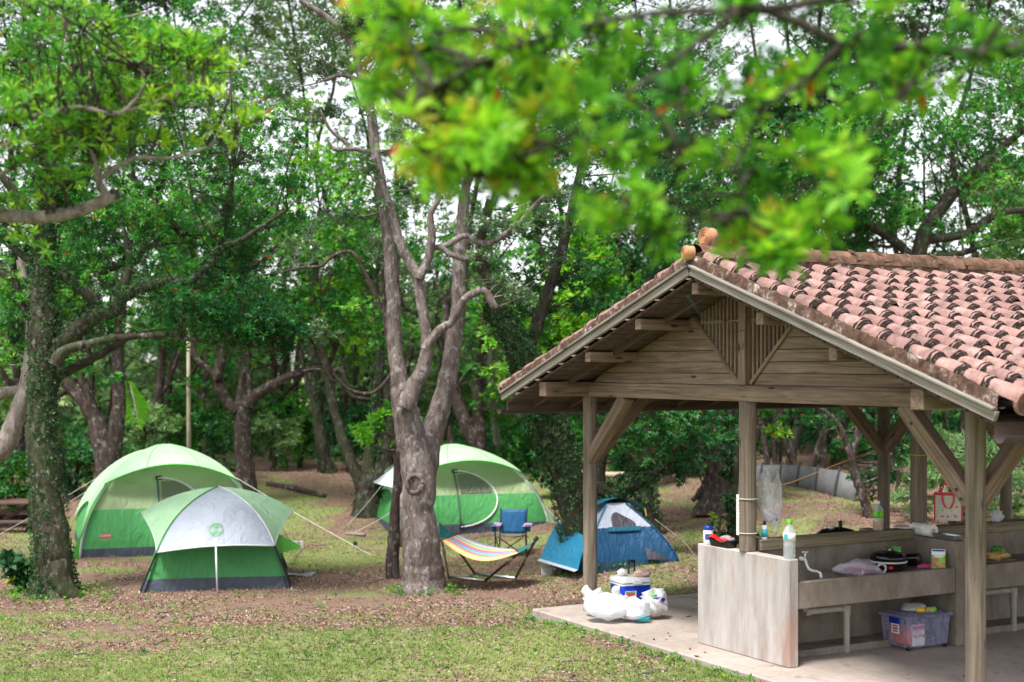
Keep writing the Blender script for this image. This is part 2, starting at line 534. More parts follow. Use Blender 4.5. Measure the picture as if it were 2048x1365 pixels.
leafmat('leaf_bright', [(0, (.012, .06, .018)), (.3, (.045, .20, .025)), (.62, (.15, .44, .025)), (.95, (.36, .63, .045)), (.975, (.55, .08, .02))], .5)
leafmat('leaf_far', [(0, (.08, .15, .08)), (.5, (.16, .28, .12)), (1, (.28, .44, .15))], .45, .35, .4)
leafmat('leaf_ivy', [(0, (.02, .06, .025)), (.5, (.045, .11, .04)), (1, (.09, .18, .06))], .2)
leafmat('leaf_litter', [(0, (.085, .05, .037)), (.25, (.19, .115, .085)), (.5, (.28, .19, .145)), (.8, (.34, .25, .195)), (.97, (.43, .335, .275)), (1, (.44, .17, .05))], .12, .75, .2)
leafmat('grass_blade', [(0, (.08, .15, .03)), (.5, (.18, .26, .06)), (.85, (.32, .36, .12)), (1, (.48, .44, .22))], .35, .6, .25)
leafmat('croton', [(0, (.02, .075, .03)), (.5, (.04, .13, .04)), (.7, (.30, .30, .03)), (1, (.55, .30, .02))], .25)
M_ = MATS
# ================================================================== GROUND
def grass_amount(x, y):
    """how much of the ground is grass (0..1), the rest is soil and leaf litter"""
    n = fbm(x * 0.55, y * 0.55, 31, 4); n2 = fbm(x * 2.3, y * 2.3, 44, 3)
    base = 0.66 * ss(15.0, 11.2, y + 0.55 * (x - 0.0) * (x > 0))          # lawn in front
    base = np.maximum(base, 0.35 * ss(16.2, 17.2, y) * ss(21, 19, y) * ss(3.2, 1.5, x))
    base = np.maximum(base, 0.50 * ss(18.5, 20, y) * ss(26, 24, y) * ss(-5.5, -3.5, x) * ss(1.5, -1.0, x))
    base = np.maximum(base, 0.34 * ss(14.6, 15.5, y) * ss(-1.6, -0.6, x) * ss(2.5, 1.5, x))
    base = np.maximum(base, 0.27)
    base = np.maximum(base, 0.9 * ss(10.4, 9.2, y) * ss(-1.0, -2.0, x))
    base = np.maximum(base, 1.0 * ss(36, 46, y))
    return np.clip(base + 1.7 * (n - 0.5) + 1.0 * (n2 - 0.5), 0, 1)

def axis(lo, hi, step, far):
    a = list(np.arange(lo, hi + 1e-6, step)); s = step
    x = hi
    while x < far: s *= 1.5; x += s; a.append(x)
    s = step; x = lo
    while x > -far: s *= 1.5; x -= s; a.insert(0, x)
    return np.array(a)
gx = axis(-10, 14, 0.13, 420); gy = axis(5, 31, 0.13, 420)
X, Y = np.meshgrid(gx, gy)
V = np.stack([X, Y, gz(X, Y)], -1).reshape(-1, 3)
nx, ny = len(gx), len(gy)
I = np.arange(nx * ny).reshape(ny, nx)
Q = np.stack([I[:-1, :-1], I[:-1, 1:], I[1:, 1:], I[1:, :-1]], -1).reshape(-1, 4)
t = NT('ground_soil')
at = t.node('ShaderNodeAttribute'); at.attribute_name = 'tint'
co = t.coords(kind='Object', rnd=False)
n1 = t.noise(co, 7, 6, .7); n2 = t.noise(co, 38, 4, .7); n3 = t.noise(co, 1.1, 4)
soil = t.ramp(n2, [(.3, (.10, .062, .045)), (.5, (.20, .13, .098)), (.7, (.34, .245, .195))])
soil = t.mix(t.ramp(n1, [(.4, (.55,) * 3), (.7, (0, 0, 0))]), soil, (.145, .09, .065))
turf = t.ramp(n2, [(.3, (.09, .125, .04)), (.55, (.19, .22, .08)), (.75, (.33, .32, .16))])
ad = t.node('ShaderNodeMath', operation='ADD'); t.link(at.outputs['Fac'], ad.inputs[0])
sb = t.node('ShaderNodeMath', operation='MULTIPLY_ADD'); t.link(n1, sb.inputs[0]); sb.inputs[1].default_value = .9; sb.inputs[2].default_value = -.45
t.link(sb.outputs[0], ad.inputs[1])
c = t.mix(t.ramp(ad.outputs[0], [(.3, (0, 0, 0)), (.62, (1, 1, 1))]), soil, turf)
t.done(t.bsdf(c, .95, t.bump(n2, .8, .03), Specular_IOR_Level=0.1))
ground = link('ground', np_mesh('ground', V, Q, M_['ground_soil'], True, grass_amount(X, Y).ravel()))
tag(ground, kind='structure')

# ================================================================== SHELTER
UA = math.radians(-61.0)                       # local x runs along the gable, local y along the ridge
P1 = P(1180, 1222, F * EYE / (1222 - HY))
ux, uy = math.cos(UA), math.sin(UA)
TS = 2.47
ORG = Vector((P1.x + ux * TS, P1.y + uy * TS, 0))
SL, ZT = 0.341, 3.11                           # roof slope and deck underside at the ridge
def world_of(a, b, z=0.0):
    return Vector((ORG.x + ux * a - uy * b, ORG.y + uy * a + ux * b, z))
YB = 6.35; YF = -0.59                          # back and front of the roof
WW = M_['weathered_wood']

# slab
sl = MB().box((0.2, (YB + .1 - 0.44) / 2, -0.13), (6.12, YB + .1 + 0.44, 0.26)).build('concrete_slab', M_['slab_concrete'], None, bevel=0.012, loc=ORG, rot=(0, 0, UA))
tag(sl, kind='structure')

sh = thing('picnic_shelter', 'open timber shelter with red clay tiled gable roof over the concrete sink', 'shelter', ORG, UA)
# posts
BAY = 1.935
post_spots = [(-TS, 0, 0), (0, 0, .872), (TS, 0, 0), (0, BAY, .915), (-TS, 2 * BAY, 0), (0, 2 * BAY, .915), (TS, 2 * BAY, 0), (-TS, 3 * BAY, 0), (0, 3 * BAY, 0), (TS, 3 * BAY, 0)]
for i, (a, b, z0) in enumerate(post_spots):
    top = 2.115
    roundpost('post', sh, (a, b, z0), (a, b, top), 0.069 if a else 0.073, M_['weathered_log'], seed=i)
# tie beams (across) and wall plates (along the ridge)
for b in (0, BAY, 2 * BAY, 3 * BAY):
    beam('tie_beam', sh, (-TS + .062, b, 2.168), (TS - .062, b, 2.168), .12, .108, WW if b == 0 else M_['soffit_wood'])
for a in (-TS, TS):
    beam('wall_plate', sh, (a, -0.545, 2.187), (a, 3 * BAY + .5, 2.187), .12, .14, WW)
for a, z in ((-.828, 2.772), (-1.65, 2.494), (.828, 2.772), (1.65, 2.494), (0, 3.042)):
    beam('purlin', sh, (a, -0.545, z), (a, YB - .06, z), .085, .095, WW)
# braces
def brace(p0, p1, up=(0, 0, 1)): beam('brace', sh, p0, p1, .105, .12, WW, up)
for b in (0, 2 * BAY, 3 * BAY):
    brace((-TS + .02, b, 1.50), (-TS + .66, b, 2.125)); brace((TS - .02, b, 1.48), (TS - .66, b, 2.125))
for a in (-TS, TS):
    for k in (0, 2, 3):
        b = k * BAY
        if k < 3: brace((a, b + .02, 1.48), (a, b + .66, 2.125))
        if k > 0: brace((a, b - .02, 1.48), (a, b - .66, 2.125))
# bolts on the right brace
for (x, y, z) in ((TS - .55, -.055, 2.00), (TS - .07, -.066, 1.50), (TS - .12, -.056, 1.56)):
    MB().tube([(x, y, z), (x, y - .006, z)], .012, 8).build('bolt', M_['dark_metal'], sh)

# gable walls: planks, king post, lattice
def gable(yc, side):
    gw = link('gable_wall', MB().box((0, yc, 2.235), (2 * TS - .14, .10, .03)).mesh('gable_wall', WW, bevel=.004), sh)
    ph = .098
    z = 2.252; k = 0
    D0, D1 = (0.075, 2.262), (0.70, 2.835)                   # lattice diagonal
    while z < 2.9:
        z1 = min(z + ph - .004, 3.03)
        for s in (-1, 1):
            def inner(zz): return max(.06, D0[0] + (zz - D0[1]) / (D1[1] - D0[1]) * (D1[0] - D0[0])) + .012
            def outer(zz): return min((ZT - .012 - zz) / SL, TS - .08)
            a0, a1, o0, o1 = inner(z), inner(z1), outer(z), outer(z1)
            if o1 - a1 < .02:
                if o0 - a0 < .05: continue
                o1 = a1 + .015
            th = .018 + .003 * ((k * 7) % 3)
            f, bk = yc - side * th, yc + side * .012
            pts = [(a0, z), (o0, z), (o1, z1), (a1, z1)]
            mid = ((a0 + o0) / 2, (z + z1) / 2)
            vs = [((x - mid[0]), y - yc, zz - mid[1]) for y in (f, bk) for x, zz in pts]
            m = MB().add(vs, [(0, 1, 2, 3), (7, 6, 5, 4), (0, 4, 5, 1), (1, 5, 6, 2), (2, 6, 7, 3), (3, 7, 4, 0)])
            o = m.build('plank', WW, gw, bevel=.003, loc=(s * mid[0], yc, mid[1]))
            if s < 0: o.scale = (-1, 1, 1)
        z += ph; k += 1
    beam('king_post', gw, (0, yc - side * .012, 2.253), (0, yc - side * .012, 2.99), .10, .115, WW)
    for s in (-1, 1):
        beam('lattice_rail', gw, (s * D0[0], yc - side * .016, D0[1]), (s * (D1[0] + .02), yc - side * .016, D1[1] + .01), .05, .034, WW)
        beam('lattice_rail', gw, (s * .06, yc - side * .008, 2.79), (s * .655, yc - side * .008, 2.79), .028, .024, WW)
        n = 11
        for i in range(n):
            x = .095 + i * .052
            zb = D0[1] + (x - D0[0]) / (D1[0] - D0[0]) * (D1[1] - D0[1]) + .01
            zt = ZT - .02 - SL * x
            if zt - zb > .05:
                beam('slat', gw, (s * x, yc - side * .012, zb), (s * x, yc - side * .012, zt), .02, .022, WW, bev=.002)
gable(0.0, 1)
gable(3 * BAY, -1)

# roof: deck boards, rafters, barge boards, tiles
EA = 3.16                                     # eave half width
deck = MB()
for s in (-1, 1):
    for i in range(26):                       # sarking boards along the ridge
        a0 = .01 + i * EA / 26; a1 = (i + 1) * EA / 26 - .004
        z0, z1 = ZT - SL * a0, ZT - SL * a1
        vs = [(s * a0, YF + .03, z0), (s * a1, YF + .03, z1), (s * a1, YB - .03, z1), (s * a0, YB - .03, z0)]
        vs += [(x, y, z + .022) for x, y, z in vs]
        deck.add(vs, [(0, 1, 2, 3), (7, 6, 5, 4), (0, 4, 5, 1), (1, 5, 6, 2), (2, 6, 7, 3), (3, 7, 4, 0)])
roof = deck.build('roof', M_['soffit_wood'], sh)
al = math.atan(SL); ca, sa = math.cos(al), math.sin(al)
for s in (-1, 1):
    for k in range(15):
        y = YF + .32 + k * .45
        if y > YB - .2: break
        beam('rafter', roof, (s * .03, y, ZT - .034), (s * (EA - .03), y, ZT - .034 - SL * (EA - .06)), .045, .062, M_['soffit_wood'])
    for yb in (YF, YB):
        sg = -1 if yb == YF else 1
        beam('barge_board', roof, (s * .012, yb, ZT + .068), (s * (EA + .03), yb, ZT + .068 - SL * (EA + .02)), .034, .066, M_['pale_board'])
        beam('barge_trim', roof, (s * .012, yb + sg * .012, ZT + .115), (s * (EA + .03), yb + sg * .012, ZT + .115 - SL * (EA + .02)), .05, .022, M_['pale_board'])
    beam('fascia', roof, (s * (EA - .01), YF + .03, ZT - SL * EA - .03), (s * (EA - .01), YB - .03, ZT - SL * EA - .03), .025, .085, M_['soffit_wood'])
    # gutter: open half pipe
    g = MB()
    def gut(u, v, s=s):
        w = PI * (u + 1.0)
        return (s * (EA + .065) + .05 * math.cos(w), YF - .02 + v * (YB - YF), ZT - SL * EA - .055 + .05 * math.sin(w))
    g.grid(gut, 8, 14)
    gt = g.build('gutter', M_['gutter_dark'], sh, solid=.004)
# tile bed: the pan tiles between the covers
ZB = ZT + .130
PITCH, COURSE, NC = .23, .243, 14
bed = MB()
ncol = int((YB - YF) / PITCH)
for s in (-1, 1):
    for j in range(ncol + 1):
        y0 = YF + .06 + j * PITCH - PITCH / 2; y1 = y0 + PITCH
        if y0 < YF + .02: y0 = YF + .02
        for r in range(NC):
            a0 = .03 + r * COURSE * ca; a1 = a0 + COURSE * ca + .012
            if a1 > EA + .05: a1 = EA + .05
            zz = ZB - .012
            rows = []
            for a, dz in ((a0, .012), (a1, .030)):
                for q in range(5):
                    u = q / 4; rows.append((s * a, y0 + (y1 - y0) * u, zz - SL * a + dz - .022 * math.sin(PI * ((u + .5) % 1.0)) + .0))
            bed.add(rows, [(q, q + 1, q + 6, q + 5) for q in range(4)])
bd = bed.build('pan_tile_bed', M_['mortar_dark'], roof)
bd['kind'] = 'stuff'

def tile_mesh(nm, L=.272, r0=.055, r1=.079, seg=7, seed=0):
    rr = random.Random(seed); m = MB()
    j = [rr.uniform(-.003, .003) for _ in range(seg + 1)]
    rows = []
    for x, r in ((0, r0), (L, r1)):
        for k in range(seg + 1):
            w = PI * k / seg; rows.append((x, (r + j[k]) * math.cos(w), (r + j[k]) * 1.02 * math.sin(w)))
    n = seg + 1
    m.add(rows, [(k, k + 1, n + k + 1, n + k) for k in range(seg)], 0)
    # thickness at the lower mouth and mortar collar under it
    rows = [(L, (r1 + j[k]) * math.cos(PI * k / seg), (r1 + j[k]) * 1.02 * math.sin(PI * k / seg)) for k in range(n)]
    rows += [(L - .004, .055 * math.cos(PI * k / seg), .055 * math.sin(PI * k / seg)) for k in range(n)]
    m.add(rows, [(k, k + 1, n + k + 1, n + k) for k in range(seg)], 1)
    R = [r1 + .004 + rr.uniform(-.004, .009) for _ in range(n)]
    R2 = [.064 + rr.uniform(-.004, .006) for _ in range(n)]
    rows = [(L - .022 + rr.uniform(-.012, .006), R[k] * math.cos(PI * k / seg), R[k] * math.sin(PI * k / seg)) for k in range(n)]
    rows += [(L + .028 + rr.uniform(-.008, .010), R2[k] * math.cos(PI * k / seg), R2[k] * math.sin(PI * k / seg)) for k in range(n)]
    m.add(rows, [(k, k + 1, n + k + 1, n + k) for k in range(seg)], 1)
    me = m.mesh(nm, [M_['clay_tile'], M_['mortar_dark']])
    for p in me.polygons: p.use_smooth = p.index < seg
    return me
def eave_tile_mesh(seed):
    m = MB(); seg = 9; L = .30; r0, r1 = .064, .083
    rows = []
    for x, r in ((0, r0), (L, r1)):
        for k in range(seg + 1):
            w = PI * k / seg; rows.append((x, r * math.cos(w), r * math.sin(w)))
    n = seg + 1
    m.add(rows, [(k, k + 1, n + k + 1, n + k) for k in range(seg)], 0)
    m.tube([(L - .012, 0, -.002), (L + .012, 0, -.002)], .084, 16, 0)
    m.tube([(L + .012, 0, -.002), (L + .0135, 0, -.002)], [.070, .066], 16, 2)
    me = m.mesh('eave_tile', [M_['clay_tile'], M_['mortar_dark'], M_['ridge_clay']])
    for p in me.polygons: p.use_smooth = p.index < seg
    return me
TM = [tile_mesh('roof_tile', seed=i) for i in range(6)]
TE = eave_tile_mesh(0)
rest = MB(); cnt = 0
for s in (1, -1):
    Mx = Matrix(((s * ca, 0, s * sa), (0, s, 0), (-sa, 0, ca)))
    for j in range(ncol):
        y = YF + .085 + j * PITCH
        for r in range(NC):
            a = .04 + r * COURSE * ca
            last = r == NC - 1
            jit = random.uniform(-.004, .004)
            edge = j in (0, ncol - 1)
            M = (Mx @ Matrix.Rotation(random.gauss(0, .022), 3, 'Z') @ Matrix.Rotation(random.gauss(0, .014), 3, 'Y')).to_4x4(); M.translation = (s * (a + random.uniform(-.008, .008)), y + jit + (.02 if j == 0 else 0), ZB + (.070 if edge else .004) + random.uniform(-.003, .003) - SL * a)
            vis = (s == 1 and j <= 19 - max(0, r - 3) * 1.25 + 1) or (s == -1 and j == 0)
            if vis and cnt < 285:
                o = link('roof_tile', TE if last else TM[random.randrange(6)], roof); o.matrix_local = M; cnt += 1
            else:
                me = TE if last else TM[random.randrange(6)]
                for mi in range(3):
                    pass
                base = [M @ v.co for v in me.vertices]
                n0 = len(rest.v)
                rest.v += [tuple(p) for p in base]
                for p in me.polygons:
                    rest.f.append(tuple(i + n0 for i in p.vertices)); rest.m.append(p.material_index)
ro = rest.build('roof_tile_field', [M_['clay_tile'], M_['mortar_dark'], M_['ridge_clay']], roof, smooth=False)
ro['kind'] = 'stuff'
# verge mortar under the outermost cover tiles
for s in (-1, 1):
    for yb, sg in ((YF + .02, -1), (YB - .02, 1)):
        m = MB(); N = 90
        rr = random.Random(5 + s)
        top = []; bot = []; topi = []
        for i in range(N + 1):
            a = .0 + (EA + .04) * i / N
            w = rr.uniform(-.008, .008); h = .105 + rr.uniform(-.008, .006)
            bot.append((s * a, yb + sg * (.024 + w), ZT + .112 - SL * a))
            top.append((s * a, yb + sg * (.016 + w * .7), ZT + .128 + h * .80 - SL * a))
            topi.append((s * a, yb - sg * .18, ZT + .118 + h * .95 - SL * a))
        vs = bot + top + topi
        n = N + 1
        m.add(vs, [(i, i + 1, n + i + 1, n + i) for i in range(N)] + [(n + i, n + i + 1, 2 * n + i + 1, 2 * n + i) for i in range(N)])
        m.build('verge_mortar', M_['mortar_lichen'], roof, smooth=True)
# ridge: overlapping half-round ridge tiles on a mortar bed, end roundels
def ridge_mesh(seed):
    m = MB(); seg = 12; rr = random.Random(seed)
    for (x0, x1, r0, r1, mi) in ((0, .335, .108, .116, 0), (.30, .36, .120, .118, 1)):
        rows = []
        for x, r in ((x0, r0), (x1, r1)):
            for k in range(seg + 1):
                w = PI * k / seg; q = r + (rr.uniform(-.008, .01) if mi else rr.uniform(-.002, .002))
                rows.append((x + (rr.uniform(-.012, .012) if mi else 0), q * math.cos(w), q * 1.05 * math.sin(w)))
        n = seg + 1
        if mi: # lump only over the crown
            m.add(rows, [(k, k + 1, n + k + 1, n + k) for k in range(4, 9)], 1)
        else: m.add(rows, [(k, k + 1, n + k + 1, n + k) for k in range(seg)], 0)
    return m.mesh('ridge_tile', [M_['ridge_clay'], M_['mortar_lichen']], smooth=True)
RM = [ridge_mesh(i) for i in range(4)]
y = YF + .05
while y < YB - .3:
    o = link('ridge_tile', RM[random.randrange(4)], roof)
    M = Matrix(((0, -1, 0), (1, 0, 0), (0, 0, 1))).to_4x4(); M.translation = (0, y, ZB + .052); o.matrix_local = M
    y += .325
m = MB()
for s in (-1, 1):
    m.add([(s * .118, YF + .03, ZB - .06), (s * .118, YB - .03, ZB - .06), (s * .105, YB - .03, ZB + .09), (s * .105, YF + .03, ZB + .09)], [(0, 1, 2, 3)])
m.add([(-.118, YF + .03, ZB - .06), (.118, YF + .03, ZB - .06), (.105, YF + .03, ZB + .09), (-.105, YF + .03, ZB + .09)], [(0, 1, 2, 3)])
m.build('ridge_mortar', M_['mortar_lichen'], roof)
def roundel(r, loc, tilt):
    m = MB()
    m.tube([(0, .05, 0), (0, -.03, 0)], r, 24)
    for q in (.82, .58, .34):
        pts = [(r * q * math.cos(2 * PI * k / 20) + .1 * r * (1 - q), -.032, r * q * math.sin(2 * PI * k / 20)) for k in range(21)]
        m.tube(pts, r * .075, 6)
    m.lathe([(r * .12, -.01), (r * .02, .01)], (0, -.03, 0), 8)
    return m.build('ridge_roundel', M_['orange_clay'], roof, smooth=True, auto=.7, loc=loc, rot=(0, 0, tilt))
roundel(.080, (0, -.42, ZB + .225), 0.0)
roundel(.058, (0, YF - .03, ZB + .09), -.25)
m = MB().tube([(0, -.40, ZB + .22), (0, -.30, ZB + .13)], [.085, .1], 12)
m.build('ridge_end', M_['ridge_clay'], roof, smooth=True)
# loose cable at the gable top
for k, (e, mm) in enumerate((((-.02, -.02, 2.55), 'wire_teal'), ((.06, -.03, 2.72), 'wire_teal'), ((-.08, -.02, 2.78), 'dark_metal'))):
    m = MB()
    p0 = Vector((-.10, YF + .03, 2.99)); p1 = Vector(e)
    pts = [p0.lerp(p1, i / 10) + Vector((0.03 * math.sin(i * .9 + k), 0, -.13 * math.sin(PI * i / 10) * (1 if k < 2 else .5))) for i in range(11)]
    m.tube(pts, .0026, 5).build('loose_cable', M_[mm], sh)

# ================================================================== SINK
SI = thing('concrete_sink', 'long stained concrete wash sink with tall end wall under the tiled shelter', 'sink', ORG, UA)
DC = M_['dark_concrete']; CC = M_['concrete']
A0, A1 = -.633, .584
MB().box(((A0 + A1) / 2, 0, .433), (A1 - A0, .10, .866)).build('end_wall', CC, SI, bevel=.008)
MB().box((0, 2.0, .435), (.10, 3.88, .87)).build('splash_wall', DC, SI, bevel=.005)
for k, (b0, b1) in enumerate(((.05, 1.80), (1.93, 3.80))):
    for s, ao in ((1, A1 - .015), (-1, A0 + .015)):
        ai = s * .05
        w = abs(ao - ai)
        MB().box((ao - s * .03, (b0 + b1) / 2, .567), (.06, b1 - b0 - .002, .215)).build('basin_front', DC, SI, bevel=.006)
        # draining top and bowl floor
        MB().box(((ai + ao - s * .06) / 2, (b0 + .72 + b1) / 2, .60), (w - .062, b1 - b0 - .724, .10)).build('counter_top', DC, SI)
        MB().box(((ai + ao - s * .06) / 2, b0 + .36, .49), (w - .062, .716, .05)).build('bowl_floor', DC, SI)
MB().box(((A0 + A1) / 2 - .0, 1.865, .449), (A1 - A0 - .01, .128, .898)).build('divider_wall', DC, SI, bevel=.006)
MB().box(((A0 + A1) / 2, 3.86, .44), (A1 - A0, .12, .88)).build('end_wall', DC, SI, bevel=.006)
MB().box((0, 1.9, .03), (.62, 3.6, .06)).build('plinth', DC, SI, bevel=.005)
for (b0, b1) in ((.08, 1.84), (2.03, 3.9)):
    beam('top_rail', SI, (0, b0, .915), (0, b1, .915), .15, .088, M_['rail_wood'])
for b in (.35, 2.35):                                       # waste pipes
    m = MB()
    m.tube([(.30, b, .47), (.30, b, .40), (.30, b + .03, .375), (.30, b + .42, .375), (.30, b + .46, .35), (.30, b + .46, .0)], .028, 10)
    m.tube([(.30, b, .375), (.30, b + .06, .375)], .036, 10); m.tube([(.30, b + .40, .375), (.30, b + .46, .375)], .036, 10)
    m.tube([(.30, b + .46, .40), (.30, b + .46, .31)], .036, 10)
    m.build('waste_pipe', M_['pvc_grey'], SI, smooth=True, auto=.8)
for b in (.52, 2.4):                                        # taps
    tp = MB()
    tp.tube([(.05, b, .775), (.09, b, .775)], [.024, .016], 12)
    tp.tube([(.075, b, .775), (.12, b, .775)], .013, 10)
    tp.tube([(.105, b, .775), (.112, b, .80), (.115, b, .83)], .011, 8)
    tp.tube([(.115, b - .035, .838), (.115, b + .035, .838)], .006, 6); tp.tube([(.08, b, .838), (.15, b, .838)], .006, 6)
    tp.tube([(.115, b, .775), (.135, b, .735), (.16, b, .70), (.21, b, .69), (.27, b, .692), (.305, b, .685), (.315, b, .655), (.315, b, .64)], .0125, 8)
    tp.build('tap', M_['pole_grey'], SI, smooth=True)
# ================================================================== TENTS
plain('label_faded', (.42, .16, .12), 0.6)
def prof(z, W, H, a=1.9, b=.58): return W * max(0.0, 1 - (max(0.0, min(z, H)) / H) ** a) ** b

def walls(mb, W, H, z0, z1, sides=(0, 1, 2, 3), nu=10, nv=8, off=0.0, sag=.03, mi=0, zfun=None):
    """tent wall panels between two heights; side 0 = front (-y), 1 = right, 2 = back, 3 = left"""
    for sd in sides:
        def fn(u, v, sd=sd):
            t = u * 2 - 1; z = z0 + (z1 - z0) * v
            if zfun: z = zfun(t, v)
            r = prof(z, W, H) + off
            d = r - sag * (1 - t * t) * math.sin(PI * min(1, z / H * 1.1))
            x, y = t * r, -d
            for _ in range(sd): x, y = -y, x
            return (x, y, z)
        mb.grid(fn, nu, nv, mi)
    return mb

def rope(name, parent, pts, r, mat):
    return MB().tube(pts, r, 5).build(name, mat, parent)

def big_tent(name, label, loc, rotz, W=1.2, H=1.5, stakes=(), shade=True):
    T = thing(name, label, 'tent', loc, rotz)
    walls(MB(), W, H, -.05, .12, off=.004).build('floor_tub', M_['tent_charcoal'], T, smooth=True)
    walls(MB(), W, H, .115, .44 * H).build('lower_wall', M_['tent_green'], T, smooth=True)
    walls(MB(), W, H, .438 * H, H * .97, nv=14).build('upper_wall', M_['tent_sage'], T, smooth=True)
    # door: D-shaped, straight zip on its left, window in its upper half
    xd, zc, rz_, rx_ = -.20, .39 * H, .33 * H, .66
    def dx(z): return xd + rx_ * math.sqrt(max(0, 1 - ((z - zc) / rz_) ** 2))
    def on(x, z, o=.014):
        r = prof(z, W, H); t = x / max(r, .01)
        return (x, -(r - .03 * (1 - t * t) * math.sin(PI * min(1, z / H * 1.1))) - o, z)
    z2 = .44 * H - .01; z3 = zc + rz_ - .05
    door = MB()
    door.grid(lambda u, v: on(xd + (dx(.12 + v * (z2 - .12)) - xd) * u, .12 + v * (z2 - .12), .008), 6, 8)
    D = door.build('door', M_['tent_green'], T, smooth=True)
    MB().grid(lambda u, v: on(xd + .05 + max(0, dx(z2 + .03 + v * (z3 - z2 - .03)) - .05 - xd - .05) * u, z2 + .03 + v * (z3 - z2 - .03)), 6, 8).build('window_mesh', M_['tent_mesh'], D, smooth=True)
    arc = [on(dx(zc + rz_ * math.sin(w)), zc + rz_ * math.sin(w), .02) for w in np.linspace(-PI / 2, PI / 2, 22)]
    MB().tube(arc, .014, 6).build('zip', M_['pole_grey'], D, smooth=True)
    MB().tube([on(xd, zc - rz_ + (2 * rz_) * i / 10, .018) for i in range(11)], .012, 6).build('zip', M_['tent_charcoal'], D, smooth=True)
    for z in (zc - rz_, zc + rz_):
        MB().box(on(xd + .02, z, .02), (.09, .02, .06)).build('zip_guard', M_['strap_black'], D)
    # rainfly: three sides and a visor over the door
    fl = MB()
    def skirt(t, v): 
        zb = H * (.20 + .26 * (1 - t * t) ** 1.0)
        return zb + (H * .998 - zb) * v
    walls(fl, W, H, 0, 0, sides=(1, 3), nu=12, nv=14, off=.045, sag=.02, zfun=skirt)
    walls(fl, W, H, 0, 0, sides=(2,), nu=12, nv=14, off=.045, sag=.02, zfun=skirt)
    def E(t): return Vector((.74 * W * t, -(.80 * W + .13 * W * (1 - t * t)), H * (.865 - .185 * t * t)))
    def vis(u, v):
        t = u * 2 - 1; e = E(t); a = Vector((t * .10 * W, .08, H * 1.022 - .01 * t * t))
        c = Vector((e.x * .72, -.48 * W, H * (1.035 - .10 * t * t)))
        return e * (1 - v) ** 2 + c * 2 * v * (1 - v) + a * v * v
    fl.grid(vis, 16, 12)
    FL = fl.build('rainfly', M_['tent_light_green'], T, smooth=True)
    for us in (.30, .70):
        MB().tube([vis(us, v) + Vector((0, 0, .002)) for v in np.linspace(0, 1, 12)], .0045, 4).build('seam', M_['tent_bright_green'], FL)
    MB().tube([E(t) + Vector((0, -.003, 0)) for t in np.linspace(-1, 1, 22)], .012, 6).build('fly_hem', M_['tent_bright_green'], FL, smooth=True)
    for s in (-1, 1):
        def flap(u, v, s=s):
            z = H * .69 * v
            r = prof(z, W, H) + .03
            p = Vector((s * r, -r, z)); q = Vector((s * 1.13 * W, -1.16 * W, .02)).lerp(E(s), v)
            return p.lerp(q, u)
        MB().grid(flap, 4, 10).build('corner_flap', M_['tent_bright_green'] if s < 0 else M_['tent_light_green'], FL, smooth=True)
        MB().tube([(s * (prof(z, W, H) + .012), -prof(z, W, H) - .014, z) for z in np.linspace(0, H * .72, 12)], .016, 6).build('pole_sleeve', M_['tent_white'], T, smooth=True)
    # white shade on the left flank
    if shade: MB().grid(lambda u, v: (-(prof(H * (.56 + .22 * v), W, H) + .05 + .30 * (1 - v) ** 1.3 * math.sin(PI * u)), -.62 * W + 1.24 * W * u * 1.0, H * (.50 + .28 * v) + .06 * math.sin(PI * u)), 10, 6).build('side_shade', M_['tent_white'], FL, smooth=True)
    # maker's label
    lb = MB().box((0, 0, 0), (.17, .004, .075)).build('maker_label', M_['label_faded'], T, loc=on(-.86 * W * .86, .30, .012), rot=(.0, 0, 0))
    text('Coleman', .042, M_['paper_white'], lb, (0, -.003, .004), (PI / 2, 0, 0))
    text('SUNDOME', .028, M_['tent_light_green'], lb, (0, -.003, -.058), (PI / 2, 0, 0))
    Mi = Matrix.Rotation(-rotz, 4, 'Z')
    for (p0, p1) in stakes:
        q = Mi @ (Vector(p1) - Vector(loc)); rope('guy_rope', T, [p0, Vector(p0).lerp(q, .5) + Vector((0, 0, -.02)), q], .0045, M_['rope_white'])
    return T

WA = 1.2
def base_at(px, py, depth_back, rotz):
    g = G(px, py); p = Vector((g.x, g.y + depth_back, 0)); p.z = float(gz(p.x, p.y)); return p
pA = base_at(288, 1112, 1.3, 0); pA.z = float(gz(pA.x, pA.y - .9)) + .02
big_tent('dome_tent', 'large green dome tent with closed D-shaped door behind the small grey-fronted tent', pA, math.radians(19), 1.3, 1.5,
         stakes=(((1.05, -.2, 1.0), G(742, 1111)), ((-1.0, .0, 1.05), G(-20, 1080)), ((-.95, .7, .9), G(40, 1062))), shade=False)
pC = base_at(898, 1072, 1.4, 0); pC.z = float(gz(pC.x, pC.y - .9)) + .02
big_tent('dome_tent', 'large green dome tent behind the thick forked tree and the hammock', pC, math.radians(17), 1.28, 1.32,
         stakes=(((-1.25, -.3, .75), G(695, 1052)), ((-1.2, -.9, .35), G(705, 1068)), ((1.2, -.9, .5), G(1140, 1062))))

